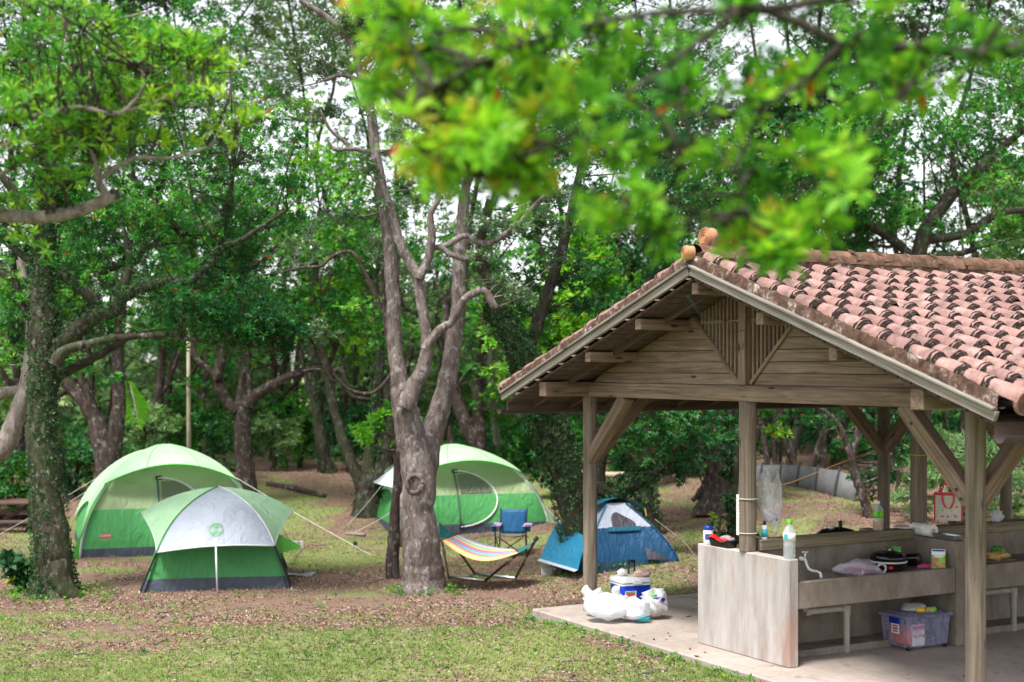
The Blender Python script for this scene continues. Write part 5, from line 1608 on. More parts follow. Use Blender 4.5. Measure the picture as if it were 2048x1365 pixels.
# ---- 1 ivy-covered tree at the left
D = 17.0
t = Tree('broadleaf_tree', 'mossy ivy-covered tree with sweeping low limbs left of the large tent', base=gbase(112, D), bark='bark_mossy', leaf='leaf_mid', seed=3, L=.082, W=.020, k=8)
gy0 = gpy(112, D)
trunk = [(114, gy0 + 14, 62), (108, gy0 - 26, 44), (101, 1080, 37), (95, 980, 34), (92, 880, 33), (92, 780, 32), (94, 690, 31), (91, 600, 26), (93, 500, 24), (102, 400, 20), (118, 280, 15), (150, 130, 9)]
t.stem(trunk, D, .9)
for r_ in ((112, 150, 50), (60, -40, 20)):
    pass
t.stem([(112, gy0 - 70, 22), (130, gy0 - 20, 22), (150, gy0 + 6, 20), (178, gy0 + 24, 12)], D - .12)
t.stem([(92, gy0 - 50, 22), (78, gy0 - 10, 20), (60, gy0 + 16, 14)], D - .1)
t.stem([(95, 715, 24), (125, 682, 22), (150, 658, 21), (182, 630, 20), (186, 598, 17), (150, 565, 14), (105, 545, 12), (65, 525, 11), (30, 498, 9), (-10, 470, 7)], D, .78)
t.stem([(182, 632, 16), (228, 622, 15), (246, 594, 14), (286, 575, 13), (330, 562, 12), (378, 562, 11), (418, 531, 10), (445, 497, 9), (480, 483, 7), (530, 450, 5), (575, 420, 4)], D - .2, .78)
t.stem([(246, 594, 12), (256, 552, 11), (259, 518, 9), (250, 470, 7)], D, .78)
t.stem([(235, 585, 11), (205, 548, 10), (240, 530, 8), (290, 500, 7), (330, 470, 6)], D + .5, .78)
t.stem([(440, 500, 8), (436, 470, 7), (455, 420, 6), (470, 330, 5)], D, .78)
t.stem([(110, 730, 18), (128, 703, 13), (176, 690, 11), (220, 682, 10), (272, 676, 8), (340, 672, 7), (380, 680, 6), (470, 690, 5), (560, 700, 4)], D - .4, .78)
t.stem([(100, 775, 16), (118, 752, 13), (160, 730, 12), (212, 702, 10), (250, 680, 9), (266, 660, 6)], D + .3, .78)
t.stem([(85, 660, 16), (60, 640, 12), (36, 595, 11), (28, 560, 10), (0, 545, 8)], D, .78)
t.stem([(110, 400, 12), (180, 330, 9), (260, 250, 7), (330, 180, 5)], D + .3)
t.stem([(100, 480, 12), (40, 400, 9), (-20, 320, 7)], D)
t.stem([(370, 470, 9), (330, 430, 8), (318, 380, 7), (340, 300, 6)], D + .6)
for (px, py, rx, ry, de, ti) in ((490, 620, 95, 50, 2.2, .16), (560, 660, 55, 38, 2.0, .18), (400, 600, 90, 42, 1.6, .16), (440, 560, 90, 40, 1.2, .18), (330, 500, 110, 50, .9, .38), (440, 455, 90, 50, .8, .36), (520, 470, 60, 45, .6, .34), (235, 440, 100, 50, .8, .38), (120, 430, 90, 50, .7, .40),
                                 (380, 350, 110, 55, .75, .44), (480, 300, 90, 60, .6, .46), (250, 330, 100, 50, .75, .46), (560, 400, 60, 50, .5, .46), (50, 620, 55, 70, .9, .45), (20, 470, 60, 60, .8, .46), (60, 330, 90, 70, .7, .45),
                                 (170, 230, 110, 60, .75, .48), (330, 210, 120, 55, .75, .50), (450, 190, 90, 50, .6, .54), (90, 150, 100, 70, .7, .47), (250, 110, 120, 60, .7, .50), (400, 100, 90, 50, .6, .52), (300, 670, 100, 22, .45, .38), (450, 690, 90, 25, .6, .38), (180, 520, 80, 40, .6, .36), (560, 250, 60, 60, .5, .52), (590, 320, 50, 50, .45, .48)):
    t.blob(px, py, D + t.rs.uniform(-.7, .9), rx * .95, ry * .88, None, de * 1.05, ti, .16)
o = fin(t)
pts, rad = t.stems[0]
ivy(o, t.base, pts[:11], rad[:11], 6500, .035, 5, .06, .97, thick=.04, jit=.85)
for s_i in (3, 4, 7): ivy(o, t.base, *t.stems[s_i], 900, .03, 6 + s_i, 0, .8, thick=.03)

# ---- 2 forked tree in the middle
D = 17.3
t = Tree('forked_tree', 'thick lichen-spotted tree forking into several stems in the middle of the camp', base=gbase(848, D), bark='bark_grey', leaf='leaf_grey', seed=8, L=.075, W=.026)
gy0 = gpy(848, D)
t.stem([(850, gy0 + 14, 58), (848, gy0 - 22, 47), (846, 1110, 42), (842, 1040, 40), (838, 970, 39), (828, 905, 35), (816, 850, 30), (808, 800, 27), (802, 770, 22)], D, .91)
t.stem([(808, 812, 25), (799, 750, 19), (790, 690, 17), (787, 620, 16), (783, 560, 15.5), (776, 490, 15), (770, 430, 14), (762, 370, 13), (750, 300, 12), (738, 220, 11), (722, 150, 9.5), (706, 90, 8), (660, 40, 7), (600, 0, 6)], D, .91)
t.stem([(812, 815, 22), (830, 768, 18), (846, 728, 16), (852, 695, 15), (848, 650, 13), (842, 600, 12.5), (836, 556, 13), (815, 520, 11), (796, 480, 10), (782, 420, 9), (768, 380, 7)], D - .25, .91)
t.stem([(838, 556, 11), (856, 515, 9), (866, 470, 9), (862, 430, 7), (878, 400, 6), (870, 350, 5), (880, 290, 4)], D - .3, .91)
t.stem([(850, 700, 12), (872, 665, 10), (902, 645, 9.5), (916, 618, 9), (930, 594, 9), (958, 580, 9), (972, 588, 9), (990, 615, 9.5)], D - .5, .91)
t.stem([(846, 980, 30), (862, 900, 26), (876, 850, 24), (889, 800, 22), (901, 730, 20), (910, 650, 18), (916, 580, 16.5), (919, 500, 16), (922, 440, 14), (930, 380, 12), (950, 300, 10), (960, 200, 8), (1000, 100, 6)], D + .35, .91)
t.stem([(868, 498, 6), (900, 488, 6.5), (930, 474, 6.5), (955, 486, 6.5), (980, 486, 6.5), (1010, 470, 6.5), (1040, 448, 6.5), (1058, 425, 6), (1090, 390, 5)], D - .2, .91)
t.stem([(880, 495, 6), (910, 512, 6), (940, 518, 6), (960, 500, 5)], D - .3, .91)
t.stem([(700, 300, 5), (690, 285, 4), (660, 260, 4), (640, 220, 3)], D, .91)
t.stem([(745, 305, 6), (705, 298, 5), (670, 300, 4), (655, 280, 3)], D, .91)
t.stem([(730, 170, 7), (690, 150, 5), (650, 160, 4)], D, .91)
# knot where a limb was cut
for (px, py, de, ti, rx, ry) in ((640, 90, .6, .45, 70, 50), (690, 40, .7, .45, 70, 45), (620, 180, .55, .45, 70, 50), (690, 230, .4, .42, 55, 50), (730, 100, .6, .45, 40, 60), (720, 420, .35, .4, 55, 50), (700, 350, .3, .42, 50, 40), (1050, 540, .45, .5, 80, 55), (1100, 480, .35, .45, 60, 50), (1000, 580, .4, .5, 50, 40), (880, 330, .5, .45, 60, 60), (960, 420, .35, .42, 60, 40), (820, 400, .35, .4, 50, 60), (940, 250, .5, .45, 90, 70), (1000, 150, .5, .5, 90, 80), (850, 120, .5, .45, 90, 90), (1080, 380, .4, .42, 60, 40), (790, 30, .6, .45, 80, 60)):
    t.blob(px, py, D + t.rs.uniform(-.5, .5), rx, ry, None, de, ti, .16)
o = fin(t, spread=(.5, 1.6))
kc = P(829, 968, D - .25) - t.base
m = MB()
ring = [kc + Vector((.088 * math.cos(w) * (1 + .06 * math.sin(3 * w)), -.012 + .01 * math.sin(2 * w), .105 * math.sin(w))) for w in np.linspace(0, 2 * PI, 26)]
m.tube(ring, [.030 + .006 * math.sin(5 * i) for i in range(26)], 8)
m.lathe([(.09, 0), (.085, .01), (.04, .006), (.0, .014)], (0, 0, 0), 14)
for i in range(len(m.v) - 14 * 4, len(m.v)):
    x, y, z = m.v[i]; m.v[i] = (kc.x + x, kc.y - .008 - z, kc.z + y * 1.15)
m.build('cut_knot', M_['bark_grey'], o, smooth=True)
cc = P(992, 618, D - .5) - t.base
MB().tube([cc + Vector((-.012, 0, .02)), cc + Vector((.004, -.004, -.006))], [.066, .06], 12).build('cut_face', M_['bark_dark'], o)
# thin stem behind it
t = Tree('sapling_trunk', 'thin dark stem standing close behind the left of the forked tree', base=gbase(787, 18.3), bark='bark_brown', leaf='leaf_bright', seed=18)
t.stem([(786, gpy(786, 18.3) + 4, 15), (788, 1060, 12), (793, 1000, 10), (798, 900, 8), (790, 800, 6)], 18.3)
t.blob(745, 880, 18.6, 40, 30, None, .5, .6); t.blob(770, 840, 18.6, 30, 25, None, .4, .6)
fin(t)

# ---- 3 overhanging branch, left foreground (its trunk stands out of the picture to the left)
D = 7.2
t = Tree('overhanging_tree', 'blurred near tree at the upper left with a thick cut limb and light green sprays', base=(-4.6, 7.0, float(gz(-4.6, 7.0))), bark='bark_pale', leaf='leaf_mid', seed=21, L=.070, W=.0135, k=9, nsub=3, per=2)
t.stems.append(([(-4.6, 7.0, float(gz(-4.6, 7.0)) - .05), (-4.55, 7.0, 1.6), (-4.4, 7.05, 2.9), (-4.2, 7.1, 4.2), (-4.1, 7.1, 5.6)], [.24, .19, .16, .13, .09]))
t.stem([(-680, 560, 16), (-400, 500, 17), (-150, 440, 16), (0, 430, 15), (60, 434, 14), (110, 430, 13.5), (160, 420, 12.5), (206, 402, 12), (230, 390, 12)], D)
t.stem([(215, 400, 9), (198, 365, 8), (194, 338, 7), (182, 305, 5), (175, 288, 3)], D)
t.stem([(200, 358, 6), (243, 328, 5), (275, 316, 4.5), (335, 316, 4), (380, 305, 3), (438, 282, 2)], D)
t.stem([(-620, 240, 14), (-300, 180, 11), (-60, 125, 9), (0, 112, 8), (50, 88, 7), (100, 57, 6), (140, 46, 5), (185, 53, 4), (245, 38, 3), (305, 22, 2)], D + .4)
t.stem([(-300, 190, 9), (-100, 250, 7), (60, 235, 5), (150, 215, 5), (230, 228, 5), (270, 200, 4), (290, 160, 3), (275, 130, 2)], D - .2)
t.stem([(230, 228, 4), (290, 213, 3.5), (345, 190, 3), (400, 168, 2)], D - .2)
t.stem([(-150, 400, 8), (-40, 370, 6), (40, 330, 4), (90, 300, 3)], D)
for (px, py, rx, ry, de, ti) in ((265, 105, 90, 42, 1.0, .60), (370, 125, 70, 32, .9, .63), (450, 112, 35, 20, .8, .72), (110, 30, 90, 45, .9, .52), (30, 20, 60, 40, .9, .5), (210, 245, 65, 32, .9, .58), (100, 240, 85, 45, .9, .55), (380, 225, 60, 20, .8, .74), (470, 228, 48, 24, .8, .76), (50, 300, 70, 40, .8, .55), (150, 285, 60, 30, .8, .56), (250, 275, 45, 18, .6, .68), (40, 455, 45, 22, .7, .74), (170, 150, 70, 35, .8, .52), (30, 160, 60, 50, .8, .5), (330, 175, 60, 25, .6, .6), (-60, 240, 80, 120, .6, .5), (20, 380, 50, 25, .5, .55)):
    t.blob(px, py, D + t.rs.uniform(-.4, .4), rx, ry, .32, de * 1.9, ti + .18, .12, updir=.75)
t.twig = 'bark_brown'
o = fin(t)
ce = P(232, 389, D) - t.base
MB().tube([ce + Vector((-.012, 0, -.004)), ce + Vector((.006, -.004, .004))], [.030, .026], 12).build('cut_face', M_['bark_dark'], o)

# ---- 4 overhanging branches, right foreground: whorls one can pick apart are parts of their own
D = 3.9
t = Tree('overhanging_tree', 'blurred bright green branches hanging close to the camera across the upper right', base=(3.4, 4.0, float(gz(3.4, 4.0))), bark='bark_dark', leaf='leaf_bright', seed=33, L=.074, W=.0175, k=9, nsub=3, per=2)
t.stems.append(([(3.4, 4.0, float(gz(3.4, 4.0)) - .05), (3.3, 4.0, 1.8), (3.05, 4.0, 2.9), (2.6, 4.0, 3.7), (2.2, 4.0, 4.4)], [.17, .14, .12, .10, .07]))
t.stem([(2900, -60, 34), (2500, 0, 28), (2200, 60, 23), (2048, 95, 19), (1960, 112, 15), (1860, 100, 12), (1760, 100, 11.5), (1680, 92, 11), (1600, 52, 10), (1530, 22, 9), (1440, -10, 8), (1330, -50, 7)], D)
t.stem([(2500, -150, 18), (2200, -60, 14), (1900, -40, 12), (1600, 10, 10), (1480, 20, 9), (1300, 30, 7), (1150, 60, 6), (1000, 110, 5), (900, 160, 4), (830, 200, 3)], D - .25)
t.stem([(1680, 95, 9), (1600, 170, 6), (1520, 215, 5), (1440, 240, 4.5), (1380, 290, 4), (1330, 330, 3)], D - .1)
t.stem([(1480, 20, 7), (1330, 140, 6), (1200, 230, 5), (1100, 290, 4), (1000, 340, 3)], D - .3)
t.stem([(1860, 100, 8), (1800, 200, 6), (1720, 280, 5), (1640, 340, 4), (1560, 420, 3)], D - .15)
t.stem([(1530, 215, 5), (1480, 320, 4), (1490, 390, 3), (1500, 440, 2.5)], D - .2)
t.stem([(1960, 112, 7), (1990, 60, 5), (2020, 20, 4)], D - .2)
blobs = ((830, 55, 75, 75, 1.0, .62), (790, 130, 50, 55, .9, .70), (840, 190, 75, 60, 1.0, .60), (800, 260, 40, 40, .6, .72), (900, 260, 85, 60, 1.0, .56), (960, 330, 80, 60, 1.0, .55), (920, 380, 50, 40, .8, .66), (880, 310, 45, 40, .7, .70), (1060, 320, 80, 55, .9, .50), (1070, 395, 55, 25, .8, .70), (1010, 220, 90, 60, .9, .56), (960, 130, 90, 60, .9, .48), (1080, 130, 100, 60, 1.0, .40), (1100, 50, 110, 60, .9, .36), (950, 30, 90, 45, .9, .5), (1190, 200, 90, 60, .8, .44), (1180, 300, 80, 60, .7, .46), (1270, 90, 110, 70, .8, .34), (1310, 240, 90, 50, .8, .42), (1260, 340, 70, 45, .6, .5), (1400, 220, 60, 40, .55, .50), (1430, 90, 90, 40, .5, .36), (1560, 150, 90, 45, .8, .46), (1650, 130, 90, 40, .7, .46), (1700, 170, 80, 45, .8, .48), (1800, 130, 80, 40, .8, .48), (1850, 60, 80, 45, .7, .50), (1980, 50, 80, 70, .9, .52), (1920, 150, 70, 45, .8, .52), (1640, 280, 60, 45, .6, .62), (1560, 330, 60, 40, .5, .56), (1660, 400, 55, 45, .7, .64), (1590, 440, 70, 45, .9, .58), (1520, 440, 70, 50, .9, .60), (1510, 450, 45, 40, .8, .55), (1270, 480, 45, 36, .8, .58), (1255, 410, 50, 35, .6, .5), (1560, 490, 60, 22, .8, .64), (1480, 345, 50, 36, .6, .58), (1700, 40, 120, 40, .6, .42), (1560, -10, 140, 40, .6, .4))
for (px, py, rx, ry, de, ti) in blobs:
    t.blob(px, py, D + t.rs.uniform(-.35, .35), rx, ry, .22, de * (1.65 if px < 1150 else .85), ti + (.24 if px < 1150 else .13), .23, updir=.35)
WC, WA_, WT = np.vstack(t.wc), np.vstack(t.wa), np.concatenate(t.wt)
qx = WC[:, 0] / WC[:, 1] * F + CX; qy = HY - (WC[:, 2] - EYE) / WC[:, 1] * F
open_ = ~((qx > 1345) & (qx < 1440) & (qy > 405) & (qy < 600)) & ~((qy > 520) & (qx > 1340))
WC, WA_, WT = WC[open_], WA_[open_], WT[open_]
infr = (np.abs(WC[:, 0] / WC[:, 1]) < 1000 / F) & ((EYE - WC[:, 2]) / WC[:, 1] * F + HY > 20)
order = np.argsort(WC[:, 1] + np.where(infr, 0, 50)); pick = order[infr[order]]; pick = pick[::max(1, len(pick) // 297)][:297]
mask = np.ones(len(WC), bool); mask[pick] = False
t.wc, t.wa, t.wt = [WC[mask]], [WA_[mask]], [WT[mask]]
o = fin(t)
WM = []
for q in range(8):
    rs = np.random.default_rng(500 + q)
    V, Q, tn = whorls(np.zeros((1, 3)), np.array([[0, 0, 1.0]]), 9, .078, .0185, rs, np.array([.12 + .10 * q]))
    WM.append(np_mesh('leaf_whorl', V, Q, M_['leaf_bright'], False, tn))
for i in pick:
    q = int(np.clip((WT[i] - .12) / .10, 0, 7))
    w = link('leaf_whorl', WM[q], o, Vector(WC[i]) - t.base)
    w.rotation_euler = Vector(WA_[i]).to_track_quat('Z', 'Y').to_euler()

# ---- 5 leaning ivy trunk behind the shelter's corner post, and its low limb
D = 18.2
t = Tree('leaning_tree', 'dark ivy-clad tree leaning left behind the left corner post of the shelter', base=gbase(1170, D), bark='bark_dark', leaf='leaf_dark', seed=41, L=.09, W=.032)
g0 = gpy(1170, D)
t.stem([(1172, g0 + 8, 40), (1164, g0 - 30, 30), (1150, 1050, 29), (1134, 960, 31), (1112, 890, 33), (1090, 830, 36), (1066, 760, 28), (1040, 700, 24), (1005, 640, 19), (985, 590, 15), (960, 500, 11), (980, 400, 8)], D)
t.stem([(1050, 720, 16), (1080, 620, 13), (1120, 500, 10), (1150, 380, 8), (1180, 250, 6)], D + .3)
for (px, py, rx, ry, de, ti) in ((1120, 620, 60, 60, .6, .45), (1070, 590, 60, 50, .6, .5), (1040, 850, 50, 60, .45, .4), (1180, 560, 70, 60, .6, .5), (1120, 420, 90, 70, .6, .42), (1220, 320, 90, 80, .6, .42), (1030, 480, 70, 60, .5, .45)):
    t.blob(px, py, D + t.rs.uniform(-.4, .6), rx, ry, None, de, ti, .14)
o = fin(t)
ivy(o, t.base, *t.stems[0], 3800, .045, 42, .03, .8, thick=.05, jit=.6)
D = 18.6
t = Tree('crooked_tree', 'crooked dark trunk bending right over the blue tent with low leafy limbs', base=gbase(1214, D), bark='bark_dark', leaf='leaf_dark', seed=43, L=.085, W=.03)
t.stem([(1212, gpy(1214, D) + 6, 27), (1214, 1090, 21), (1216, 1030, 20), (1226, 995, 18), (1245, 975, 17), (1275, 962, 15), (1310, 945, 10), (1350, 920, 6), (1390, 890, 4)], D)
t.stem([(1228, 990, 15), (1200, 975, 14), (1170, 968, 10)], D)
for (px, py, rx, ry, de, ti) in ((1300, 900, 60, 40, .9, .46), (1360, 870, 70, 45, 1.0, .46), (1250, 870, 45, 40, .8, .5), (1430, 850, 60, 45, .9, .44), (1400, 910, 50, 25, .7, .42), (1240, 930, 45, 25, .7, .5), (1330, 830, 70, 30, .8, .5), (1300, 950, 40, 20, .6, .45)):
    t.blob(px, py, D + t.rs.uniform(-.3, .5), rx, ry, None, de, ti, .16)
o = fin(t); ivy(o, t.base, *t.stems[0], 900, .045, 44, .3, 1, thick=.05)

# ---- background trees with their own stems
def bg(name, label, px, D, stems, blobs, bark='bark_brown', leaf='leaf_mid', seed=0, L=.115, W=.042, group=None, dens=1.0, iv=0):
    t = Tree(name, label, base=gbase(px, D), bark=bark, leaf=leaf, seed=seed, L=L, W=W, k=6, group=group)
    for i, s in enumerate(stems):
        s = [tuple(q) for q in s]
        if i == 0: s = [(s[0][0], gpy(s[0][0], D) + 5, s[0][2] * 1.35)] + [s[0]] + s[1:] if gpy(s[0][0], D) > s[0][1] + 12 else [(s[0][0], gpy(s[0][0], D) + 5, s[0][2])] + s[1:]
        t.stem(s, D, .82)
    for (px_, py_, rx, ry, de, ti) in blobs:
        t.blob(px_, py_, D + t.rs.uniform(-1.2, 1.2), rx, ry, None, de * dens, ti, .15)
    o = fin(t)
    if iv: ivy(o, t.base, *t.stems[0], iv, .06, seed + 1, .02, .9, thick=.06)
    return o
bg('leaning_tree', 'pale smooth trunk leaning right at the far left edge behind the picnic table', -30, 19.5, [[(-40, 940, 32), (0, 900, 28), (28, 860, 25), (46, 800, 20), (56, 740, 16), (60, 640, 12), (40, 520, 9)], [(-60, 800, 14), (0, 788, 13), (55, 778, 12), (110, 770, 8)]], ((20, 560, 80, 70, .6, .5), (60, 700, 60, 40, .4, .45), (-40, 680, 80, 60, .6, .5), (80, 420, 90, 70, .5, .5)), 'bark_pale', 'leaf_mid', 61)
bg('twin_trunk_tree', 'tree with two grey trunks leaning apart behind the large left tent', 218, 23, [[(218, 940, 30), (208, 890, 26), (190, 840, 20), (165, 800, 16), (140, 770, 15), (125, 720, 12), (110, 640, 9)], [(222, 930, 22), (236, 860, 18), (240, 780, 16), (238, 700, 14), (245, 600, 12), (260, 480, 9)], [(200, 850, 12), (175, 790, 11), (160, 760, 9), (150, 700, 7)]], ((180, 600, 90, 60, .5, .45), (270, 520, 90, 70, .5, .45), (150, 480, 90, 80, .5, .48), (260, 390, 100, 80, .5, .5), (300, 640, 60, 50, .4, .42), (170, 700, 50, 40, .35, .45)), 'bark_brown', 'leaf_mid', 62)
bg('broad_tree', 'straight brown trunk with wide branches between the two green tents', 485, 25, [[(488, 985, 28), (484, 930, 23), (480, 870, 21), (479, 820, 23), (482, 770, 14), (484, 700, 12), (480, 600, 10), (490, 480, 8)], [(490, 815, 17), (510, 795, 14), (545, 770, 12), (580, 755, 10), (620, 742, 9), (652, 735, 8), (670, 700, 5)], [(472, 820, 14), (450, 795, 13), (432, 765, 14), (440, 720, 12), (452, 680, 9), (455, 620, 7)], [(500, 800, 9), (497, 740, 9), (496, 690, 8), (510, 600, 6)], [(436, 760, 9), (410, 735, 8), (390, 710, 7), (380, 640, 5)]], ((440, 610, 70, 50, .45, .45), (380, 560, 80, 60, .45, .45), (520, 560, 90, 60, .5, .42), (640, 640, 80, 60, .6, .55), (600, 540, 90, 70, .45, .5), (480, 430, 110, 80, .5, .45), (640, 430, 110, 80, .45, .5), (560, 330, 100, 80, .35, .5), (420, 760, 60, 40, .35, .35)), 'bark_brown', 'leaf_mid', 63)
bg('slim_tree', 'slim dark trunk standing upright on the bank right of the broad tree', 655, 28.5, [[(656, 965, 17), (648, 900, 15), (640, 830, 14), (634, 760, 13), (625, 680, 11), (630, 560, 9), (640, 420, 7)], [(640, 840, 9), (618, 780, 7), (600, 700, 6)], [(638, 770, 9), (680, 740, 8), (700, 790, 6), (745, 800, 4)]], ((690, 610, 80, 60, .6, .62), (730, 560, 60, 50, .5, .62), (700, 680, 60, 40, .5, .55), (650, 500, 90, 70, .4, .5), (720, 400, 90, 80, .35, .5), (640, 300, 100, 80, .3, .5)), 'bark_dark', 'leaf_bright', 64, iv=500)
bg('multi_stem_tree', 'clump of dark crooked stems rising from one foot on the bank', 735, 24.5, [[(738, 985, 30), (742, 930, 17), (748, 860, 14), (756, 780, 12), (760, 680, 10), (750, 560, 8)], [(732, 985, 22), (705, 930, 14), (684, 880, 13), (668, 830, 12), (655, 770, 11), (640, 700, 9), (600, 640, 6)], [(744, 980, 18), (768, 900, 12), (780, 840, 10), (770, 760, 8)]], ((740, 620, 60, 60, .5, .5), (610, 600, 60, 50, .4, .45), (760, 860, 45, 40, .35, .62), (800, 700, 50, 60, .4, .5), (720, 470, 70, 70, .4, .5)), 'bark_dark', 'leaf_mid', 65, iv=500)
bg('grey_tree', 'grey tapering trunk partly hidden by the left side of the forked tree', 772, 29, [[(772, 965, 24), (766, 900, 20), (760, 830, 17), (757, 740, 14), (750, 600, 10), (740, 460, 8)]], ((760, 540, 70, 60, .5, .5), (700, 520, 60, 50, .4, .55), (780, 400, 90, 80, .4, .5)), 'bark_brown', 'leaf_mid', 66)
bg('brown_tree', 'brown trunk leaning left behind the right stem of the forked tree', 955, 27.5, [[(958, 930, 22), (945, 880, 20), (925, 830, 17), (910, 780, 14), (900, 720, 11), (890, 600, 8)], [(960, 900, 17), (955, 820, 14), (958, 740, 11), (970, 640, 8)]], ((960, 700, 70, 50, .5, .5), (1000, 620, 80, 60, .6, .55), (930, 560, 70, 60, .4, .5), (1010, 760, 60, 50, .5, .5), (1000, 500, 90, 70, .5, .5), (900, 430, 80, 70, .35, .5)), 'bark_brown', 'leaf_mid', 67)
bg('slim_tree', 'slim tan trunk just right of the green tent roof', 996, 29.5, [[(998, 960, 13), (992, 880, 11), (985, 810, 10), (980, 740, 8), (990, 640, 6)]], ((1040, 700, 60, 60, .6, .55), (1030, 800, 50, 50, .5, .5)), 'bark_pale', 'leaf_bright', 68)
bg('bright_tree', 'bright light green tree crown just left of the shelter roof peak', 1200, 22.5, [[(1195, 950, 18), (1200, 850, 15), (1205, 740, 13), (1200, 640, 11), (1210, 540, 8)], [(1203, 760, 10), (1140, 700, 7), (1100, 640, 5)], [(1203, 720, 10), (1280, 640, 7), (1320, 560, 5)]], ((1150, 560, 80, 45, .9, .60), (1110, 640, 80, 50, .9, .60), (1200, 620, 80, 45, .9, .58), (1090, 710, 60, 45, .8, .55), (1250, 560, 80, 50, .8, .55), (1170, 500, 70, 40, .7, .62), (1170, 700, 70, 40, .7, .5), (1310, 520, 70, 50, .7, .5), (1080, 780, 50, 50, .7, .42), (1010, 700, 60, 50, .7, .55), (1250, 830, 70, 45, .7, .45), (1340, 850, 80, 40, .7, .45)), 'bark_dark', 'leaf_bright', 69)
bg('dark_trunk_tree', 'dark upright trunk right behind the blue tent with dense dark foliage', 1295, 21, [[(1300, 1065, 30), (1292, 1010, 24), (1288, 960, 24), (1290, 900, 22), (1292, 820, 20), (1295, 700, 17), (1300, 560, 14), (1310, 420, 11), (1330, 300, 8)]], ((1320, 780, 80, 50, .8, .42), (1260, 760, 70, 50, .7, .42), (1330, 620, 90, 70, .6, .42), (1370, 460, 100, 70, .7, .40), (1270, 430, 90, 80, .6, .42), (1330, 320, 110, 80, .6, .4), (1230, 200, 90, 80, .5, .42), (1400, 350, 90, 70, .6, .4), (1350, 200, 90, 80, .5, .42)), 'bark_dark', 'leaf_dark', 70, iv=700)
bg('buttress_tree', 'stout brown trunk with spreading roots beside the ivy column behind the sink', 1432, 22.8, [[(1436, 992, 46), (1438, 950, 34), (1442, 900, 30), (1448, 840, 27), (1450, 760, 24), (1455, 640, 19), (1460, 500, 14)], [(1420, 960, 14), (1402, 985, 12), (1384, 1002, 5)], [(1440, 920, 20), (1466, 860, 16), (1480, 800, 12)]], ((1440, 800, 90, 50, .9, .45), (1370, 820, 80, 50, .8, .48), (1560, 800, 80, 50, .7, .42), (1480, 440, 110, 60, .6, .45), (1520, 330, 110, 70, .5, .48), (1450, 260, 100, 70, .5, .45), (1580, 840, 60, 25, .5, .55)), 'bark_brown', 'leaf_mid', 71)
t = Tree('ivy_column', 'dense dark column of climbing ivy behind the middle post of the shelter', 'ivy', gbase(1466, 19.5), bark='bark_dark', leaf='leaf_ivy', seed=72, L=.08, W=.06, k=4)
t.stem([(1466, gpy(1466, 19.5) + 3, 12), (1468, 1000, 10), (1472, 920, 9), (1478, 850, 8)], 19.5)
for py, rx in ((1070, 32), (1030, 28), (990, 24), (950, 20), (910, 16), (1090, 36)): t.blob(1462 + (1070 - py) * .06, py, 19.5, rx, 28, None, 1.3, .35, .2, updir=.1)
fin(t)
t = Tree('yellow_shrub', 'small yellow-green leafy shoot beside the ivy column', 'shrub', gbase(1436, 19.0), bark='bark_brown', leaf='leaf_bright', seed=73, L=.06, W=.026, k=5, nsub=2, per=2)
t.stem([(1436, gpy(1436, 19.0) + 2, 3), (1440, 1040, 2.5), (1445, 1000, 2)], 19.0); t.blob(1432, 1036, 19.0, 14, 12, .1, .5, .75, .1); fin(t)
bg('slender_tree', 'slender dark tree bending left on the bank right behind the sink', 1735, 20.2, [[(1738, 1060, 13), (1728, 1000, 11), (1712, 950, 10), (1700, 910, 9), (1686, 870, 8), (1668, 840, 6), (1640, 815, 4)], [(1705, 920, 9), (1716, 860, 8), (1722, 800, 6)]], ((1720, 860, 40, 30, .6, .35), (1640, 850, 50, 25, .5, .38), (1760, 930, 40, 50, .7, .32), (1700, 960, 30, 30, .5, .34), (1800, 900, 40, 60, .7, .32)), 'bark_brown', 'leaf_dark', 74, L=.08, W=.028)
bg('spreading_tree', 'big tree with dark spreading limbs against the sky above the tiled roof', 1840, 24, [[(1850, 1000, 26), (1845, 850, 24), (1840, 700, 22), (1835, 560, 20), (1850, 470, 18), (1900, 400, 16), (1950, 350, 14), (2000, 300, 10), (2060, 250, 7)], [(1840, 540, 14), (1800, 490, 12), (1740, 450, 10), (1700, 400, 8), (1660, 330, 6)], [(1850, 480, 12), (1930, 470, 10), (1990, 430, 9), (2060, 420, 7)], [(1840, 520, 11), (1900, 510, 9), (1950, 500, 7)]], ((1740, 270, 110, 60, .8, .46), (1850, 240, 110, 55, .8, .46), (1960, 270, 100, 55, .8, .44), (1700, 380, 90, 50, .7, .44), (1800, 370, 90, 45, .5, .42), (1990, 360, 80, 45, .6, .42), (1640, 450, 90, 45, .7, .44), (1760, 470, 100, 35, .6, .42), (1900, 450, 90, 30, .4, .4), (2030, 480, 70, 30, .5, .5), (1640, 290, 80, 60, .6, .48), (2060, 180, 90, 70, .6, .46), (1960, 520, 80, 20, .5, .45)), 'bark_dark', 'leaf_mid', 75, L=.10, W=.034)
bg('light_tree', 'sunlit yellow-green crown high above the roof behind the near branches', 1720, 31, [[(1720, 900, 14), (1725, 700, 12), (1720, 500, 10), (1715, 300, 8), (1700, 150, 6)]], ((1700, 60, 110, 50, .6, .70), (1800, 90, 90, 50, .5, .66), (1620, 120, 90, 50, .5, .62), (1500, 330, 90, 50, .5, .6), (1900, 60, 100, 60, .5, .55), (1700, 200, 90, 50, .4, .6)), 'bark_brown', 'leaf_bright', 76)
